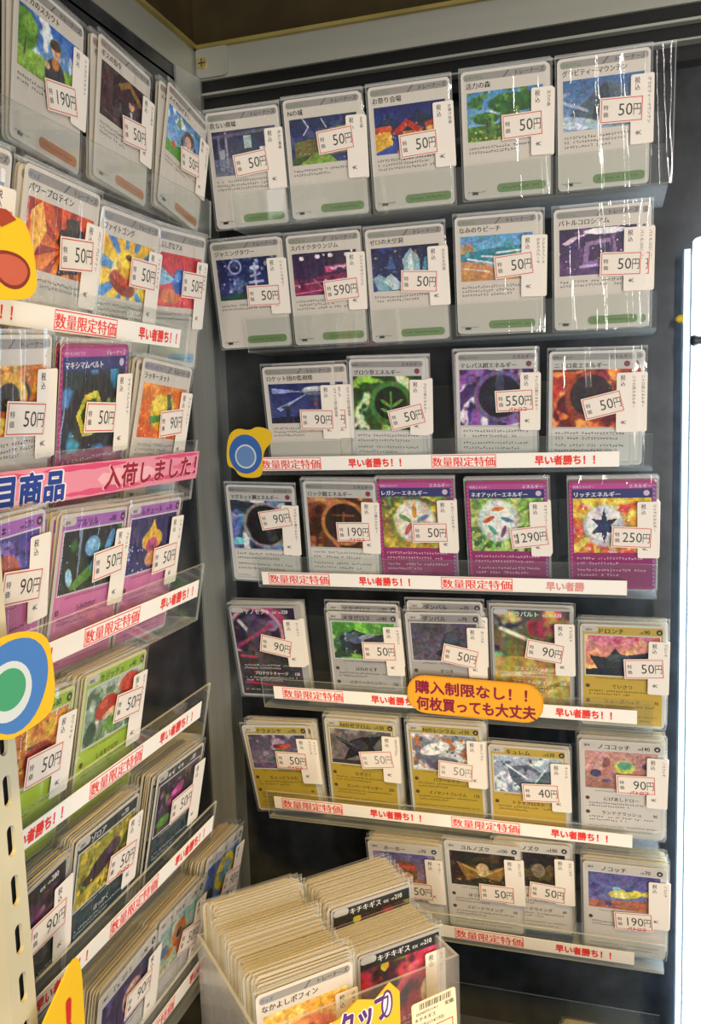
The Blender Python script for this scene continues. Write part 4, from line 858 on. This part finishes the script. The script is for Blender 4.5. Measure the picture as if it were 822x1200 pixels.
# place the stack cards: the largest in view one by one, whatever is left beyond 300 as one heap
QUEUE.sort(key=lambda q: q[0])
rest = []
for q in QUEUE:
    if made < 300:
        o = bpy.data.objects.new('sleeved_card', q[2]); COL.objects.link(o); o.matrix_world = q[1]
        tag(o, q[3], 'trading card', q[4]); made += 1
    else:
        rest.append(q)
if rest:
    import bmesh
    bm = bmesh.new()
    for q in rest:
        tmp = q[2].copy(); tmp.transform(q[1]); bm.from_mesh(tmp); bpy.data.meshes.remove(tmp)
    me = bpy.data.meshes.new('packed_cards'); bm.to_mesh(me); bm.free()
    for x in (PRINT, FILM, SEAM):
        me.materials.append(x)
    o = bpy.data.objects.new('packed_cards', me); COL.objects.link(o)
    tag(o, 'remaining sleeved cards packed deepest in the stacks', 'trading cards'); o['kind'] = 'stuff'

# tag and hand-lettered sign on the box front
mb = MB()
mb.prism(rrect(-15, -20, 18, 20, 2), 0, .3, 'f0e2c0')
t_ = empty('box_price_label', bpose(8, 25.3, -383, 2))
tag(t_, 'cream price label with a barcode on the front of the clear box', 'price label')
mb.build('label_paper', [PAPER], t_)
mb = MB()
rb = random.Random(5); x = -9
while x < 14:
    wd = .25 + .5 * rb.random(); mb.rect(x, 14.5, x + wd, 18.6, .4, '2a2626'); x += wd + .3 + .4 * rb.random()
add_text(mb, '5024057211/4-1', -12, 11.2, 2.5, '2a2626', .4, .01)
add_text(mb, '安価', 9.5, 10.6, 3.4, '2a2626', .4, .02)
add_text(mb, 'キチキギス', -13, 7, 3.2, '2a2626', .4, .01)
add_text(mb, 'ex(RR)(114/193)', -13, 2.8, 3.2, '2a2626', .4, .01)
mb.frame(-12, -18, 15, 0.5, .6, .4, 'd0483c')
add_text(mb, '特', -9, -7.5, 3.6, '2a2626', .42, .01, 'c'); add_text(mb, '価', -9, -12, 3.6, '2a2626', .42, .01, 'c')
add_text(mb, '50円', 4, -12.5, 11, '2a2626', .42, .004, 'c', width=17)
mb.build('lettering', [PAPER], t_)
s_ = empty('staff_sign', bpose(-44, 25.8, -371, -2))
tag(s_, 'yellow cut-out sign with big purple letters on the clear box', 'sign')
mb = MB()
mb.prism([(-27, -28), (25, -28), (28, -10), (27, 22), (20, 30), (10, 22), (-2, 26), (-14, 18), (-24, 16), (-29, 4)], 0, .8, 'e0b82a')
mb.build('sign_card', [PAPER], s_)
mb = MB()
add_text(mb, 'スタッフ', -2, 6, 19, 'f4f0f4', .9, .07, 'c', 10, width=48); add_text(mb, 'スタッフ', -2, 6, 19, '5a2a78', 1.02, .035, 'c', 10, width=46)
mb.build('lettering', [PAPER], s_); mb = MB()
mb.prism([(18 + 4 * math.cos(a * .3927), 17 + 9 * math.sin(a * .3927)) for a in range(16)], .85, 1.0, '5a2a78')
mb.prism([(18 + 2.8 * math.cos(a * .3927), 17 + 7.4 * math.sin(a * .3927)) for a in range(16)], 1.0, 1.1, 'd8dcf0')
mb.build('horn_emblem', [PAPER], s_)

# ------------------------------------------------------------------ red and white slogan strips on the lips
def slogan(mb, s, a, b_, v, h, kind, w):
    if kind == 'box':
        mb.frame(a - .6, v + .7, b_ + .6, v + h - .7, .6, w, 'ea3f36')
        add_text(mb, s, a + .3, v + h * .2, h * .70, 'ec3b30', w, .024, 'l', 0, width=b_ - a - .6)
    else:
        add_text(mb, s, a, v + h * .24, h * .66, 'ea3a30' if kind == 'red' else 'e09a94', w, .04, 'l', 0, width=b_ - a)
S1, S2 = '数量限定特価', '早い者勝ち！！'
def strip(side, row, a0, a1, v0, items, h=12.0, label=''):
    z, dep = (BASE if side == 'R' else LBASE)[row], depth_of(side, row)
    sg = 1 if side == 'R' else -1
    e = empty('slogan_strip', pose(side, a0, z, dep))
    tag(e, label, 'slogan strip', 'white slogan strips')
    L = abs(a1 - a0)
    mb = MB(); mb.prism([(0, v0), (L, v0), (L, v0 + h), (0, v0 + h)], 5.15, 5.55, 'f6f1ea'); mb.build('strip_paper', [PAPER], e)
    for s, x0, x1, k in items:
        mb = MB(); slogan(mb, s, abs(x0 - a0), abs(x1 - a0), v0, h, k, 5.62); mb.build('slogan_lettering', [PAPER], e)
B_, R_, F_ = 'box', 'red', 'faded'
strip('R', 3, -291, 6, 1, [(S1, -289, -235, B_), (S2, -210, -165, R_), (S1, -139, -88, B_), (S2, -57, -12, R_)], label='white slogan strip in the third back row, beside the blue sticker')
strip('R', 4, -293, 12, 0, [(S1, -286, -231, B_), (S2, -204, -160, R_), (S1, -133, -76, B_), (S2[:4], -49, -20, F_)], label='white slogan strip in the fourth back row with a smudged right end')
strip('R', 5, -286, 20, 7, [(S1, -277, -222, B_), (S2, -196, -150, R_), (S1, -125, -70, B_), (S2, -42, 1, R_)], label='white slogan strip partly behind the orange sign')
strip('R', 6, -290, 17, 9, [(S1, -282, -226, B_), (S2, -200, -155, R_), (S1, -128, -72, B_), (S2, -46, -2, R_)], label='white slogan strip in the sixth back row, below the orange sign')
strip('R', 7, -213, 19, 2.5, [(S2, -200, -157, R_), (S1, -127, -70, B_), (S2, -43, 1, R_)], label='lowest white slogan strip on the back wall')
strip('L', 2, -292, -517, 17, [(S2, -305, -350, R_), (S1, -383, -440, B_), (S2, -465, -512, R_)], label='topmost white slogan strip on the left wall')
strip('L', 4, -292, -524, 16, [(S2, -316, -361, R_), (S1, -390, -446, B_), (S2, -472, -516, R_)], label='white slogan strip just below the pink cards')
strip('L', 5, -292, -518, 17, [(S2, -318, -360, R_), (S1, -385, -439, B_), (S2, -461, -505, R_)], label='white slogan strip just below the lime green cards')
strip('L', 6, -292, -527, 17, [(S2, -328, -372, R_), (S1, -395, -448, B_), (S2, -471, -513, R_)], label='white slogan strip just below the dark teal cards')
strip('L', 7, -292, -519, 16, [(S2, -338, -380, R_), (S1, -406, -459, B_), (S2, -481, -519, R_)], label='lowest white slogan strip on the left wall')

# pink arrival banner
e = empty('arrival_banner', pose('L', -292, LBASE[3], -284))
tag(e, 'pink paper banner with blue and dark red Japanese lettering', 'banner')
mb = MB(); L = 241
mb.prism([(0, 12), (L, 12), (L, 31), (0, 31)], 5.15, 5.6, 'e58fa6'); mb.build('banner_paper', [PAPER], e)
mb = MB()
for x0, x1, y, h, c in ((0, 60, 26, 4, 'd84a78'), (70, 150, 27.5, 3, 'd84a78'), (90, 170, 13, 3.4, 'd9527e'), (120, 185, 16, 10, 'efb4bf'), (165, 238, 14.5, 3, 'd84a78'), (180, 240, 28, 2.6, 'd84a78'), (6, 80, 13, 3, 'f0c0c8'), (205, 240, 20, 4, 'e06a8e')):
    n = 22
    mb.prism([((x0 + x1) / 2 + (x1 - x0) / 2 * math.cos(a * 2 * math.pi / n), y + h / 2 + h / 2 * math.sin(a * 2 * math.pi / n) * (1 + .3 * math.sin(3 * a))) for a in range(n)], 5.58, 5.62, c)
mb.build('wave_print', [PAPER], e)
mb = MB()
add_text(mb, '注目商品', 15, 14.6, 16.8, 'f4eef2', 5.68, .085, width=75); add_text(mb, '注目商品', 15.6, 14.6, 16.8, '1f3f94', 5.8, .045, width=73.5)
mb.build('lettering', [PAPER], e); mb = MB()
add_text(mb, '入荷しました！', 126, 15.8, 15, 'f0b8c4', 5.68, .06, width=113); add_text(mb, '入荷しました！', 127, 15.8, 15, '9c1230', 5.8, .03, width=111)
mb.build('lettering', [PAPER], e)

# orange pill sign
e = empty('limit_sign', pose('R', -108, BASE[5], -686, None, -1.5))
tag(e, 'orange rounded sign with maroon Japanese lettering on the fifth back row', 'sign')
mb = MB(); mb.prism(rrect(-56, 3, 56, 38.5, 16, 6), 6.4, 7.2, 'e8a01e'); mb.prism(rrect(-54.6, 4.4, 54.6, 37.1, 14.6, 6), 7.2, 7.25, 'f2ae2a'); mb.build('sign_card', [PAPER], e)
mb = MB()
add_text(mb, '購入制限なし！！', -49, 23, 12.5, '8c1440', 7.35, .03, width=92)
add_text(mb, '何枚買っても大丈夫', -48, 7.6, 13, '8c1440', 7.35, .03, width=98)
mb.build('lettering', [PAPER], e)

# plain die-cut stickers
def sticker(name, mw, outline, layers, label):
    e = empty(name, mw); tag(e, label, 'sticker')
    for _ in range(2):                                     # round the cut outline off
        outline = [p for i in range(len(outline)) for p in ((outline[i][0] * .75 + outline[(i + 1) % len(outline)][0] * .25, outline[i][1] * .75 + outline[(i + 1) % len(outline)][1] * .25), (outline[i][0] * .25 + outline[(i + 1) % len(outline)][0] * .75, outline[i][1] * .25 + outline[(i + 1) % len(outline)][1] * .75))]
    mb = MB(); mb.prism(outline, 0, .9, 'e3b818'); mb.build('sticker_card', [PAPER], e)
    mb = MB()
    for k, (pts, c) in enumerate(layers):
        mb.prism(pts, .9 + k * .06, .95 + k * .06, c)
    mb.build('sticker_print', [PAPER], e)
def oval(cx, cy, rx, ry, n=28, wob=0, ph=0):
    return [(cx + rx * (1 + wob * math.sin(3 * a * 6.2832 / n + ph)) * math.cos(a * 6.2832 / n), cy + ry * (1 + wob * math.sin(3 * a * 6.2832 / n + ph)) * math.sin(a * 6.2832 / n)) for a in range(n)]
sticker('blue_sticker', pose('R', -299, -51, -678, 2), [(-22, 10), (-19, 36), (-10, 43), (2, 40), (9, 44), (22, 40), (22, 30), (13, 22), (12, 4), (8, -1), (-10, 0), (-14, 8)],
        [(oval(-3, 20, 15.5, 17), '2f5fa8'), (oval(-3, 18, 10, 10.5), 'c9ccd2'), (oval(-3, 18, 8.6, 9), '5f84b8')], 'small yellow-edged blue die-cut sticker beside the third back row')
sticker('blue_sticker', pose('L', -306, -145, -249, 0), [(-26, 10), (-26, 54), (-2, 56), (18, 50), (21, 36), (21, 18), (14, 10)],
        [(oval(-6, 33, 23, 20.5, 30, .04), '3f78c4'), (oval(-10, 31, 15, 13), 'c9d4de'), (oval(-10, 32, 11, 9), '3f9a72')], 'large yellow-edged blue die-cut sticker at the left edge')
sticker('yellow_sticker', pose('L', -316, 54, -249, 0), [(-26, -2), (-26, 38), (2, 36), (16, 36), (20, 14), (18, 4), (6, 0)],
        [(oval(2, 13, 13, 8, 26, .05), '7a2a22'), (oval(2, 13, 11, 6.4, 26, .05), 'b85a48'), ([(-12, 32), (-2, 30), (8, 35), (2, 38), (-12, 37)], '9a3a26')], 'yellow die-cut sticker with a red patch at the left edge')
sticker('yellow_sign', pose('L', -308, -309, -249, 0, 3), [(-36, -16), (-34, 8), (-16, 30), (4, 42), (21, 52), (26, 46), (24, 20), (22, -16)],
        [(oval(8, 10, 9.5, 13), '2f62c0'), (oval(6, 6, 5.5, 7), '6f9ad8')], 'yellow cut-out sign with red letters, bottom left corner')
o = bpy.data.objects['yellow_sign']
mb = MB(); add_text(mb, 'ヒ', -24, -3, 15, 'c41f24', 1.2, .06, rot=28); add_text(mb, 'ッ', -12, 6, 14, 'c41f24', 1.2, .06, rot=28); add_text(mb, 'ト', -2, 15, 15, 'c41f24', 1.2, .06, rot=28); add_text(mb, '！', 10, 20, 19, 'c41f24', 1.2, .06, rot=-8)
mb.build('lettering', [PAPER], o)
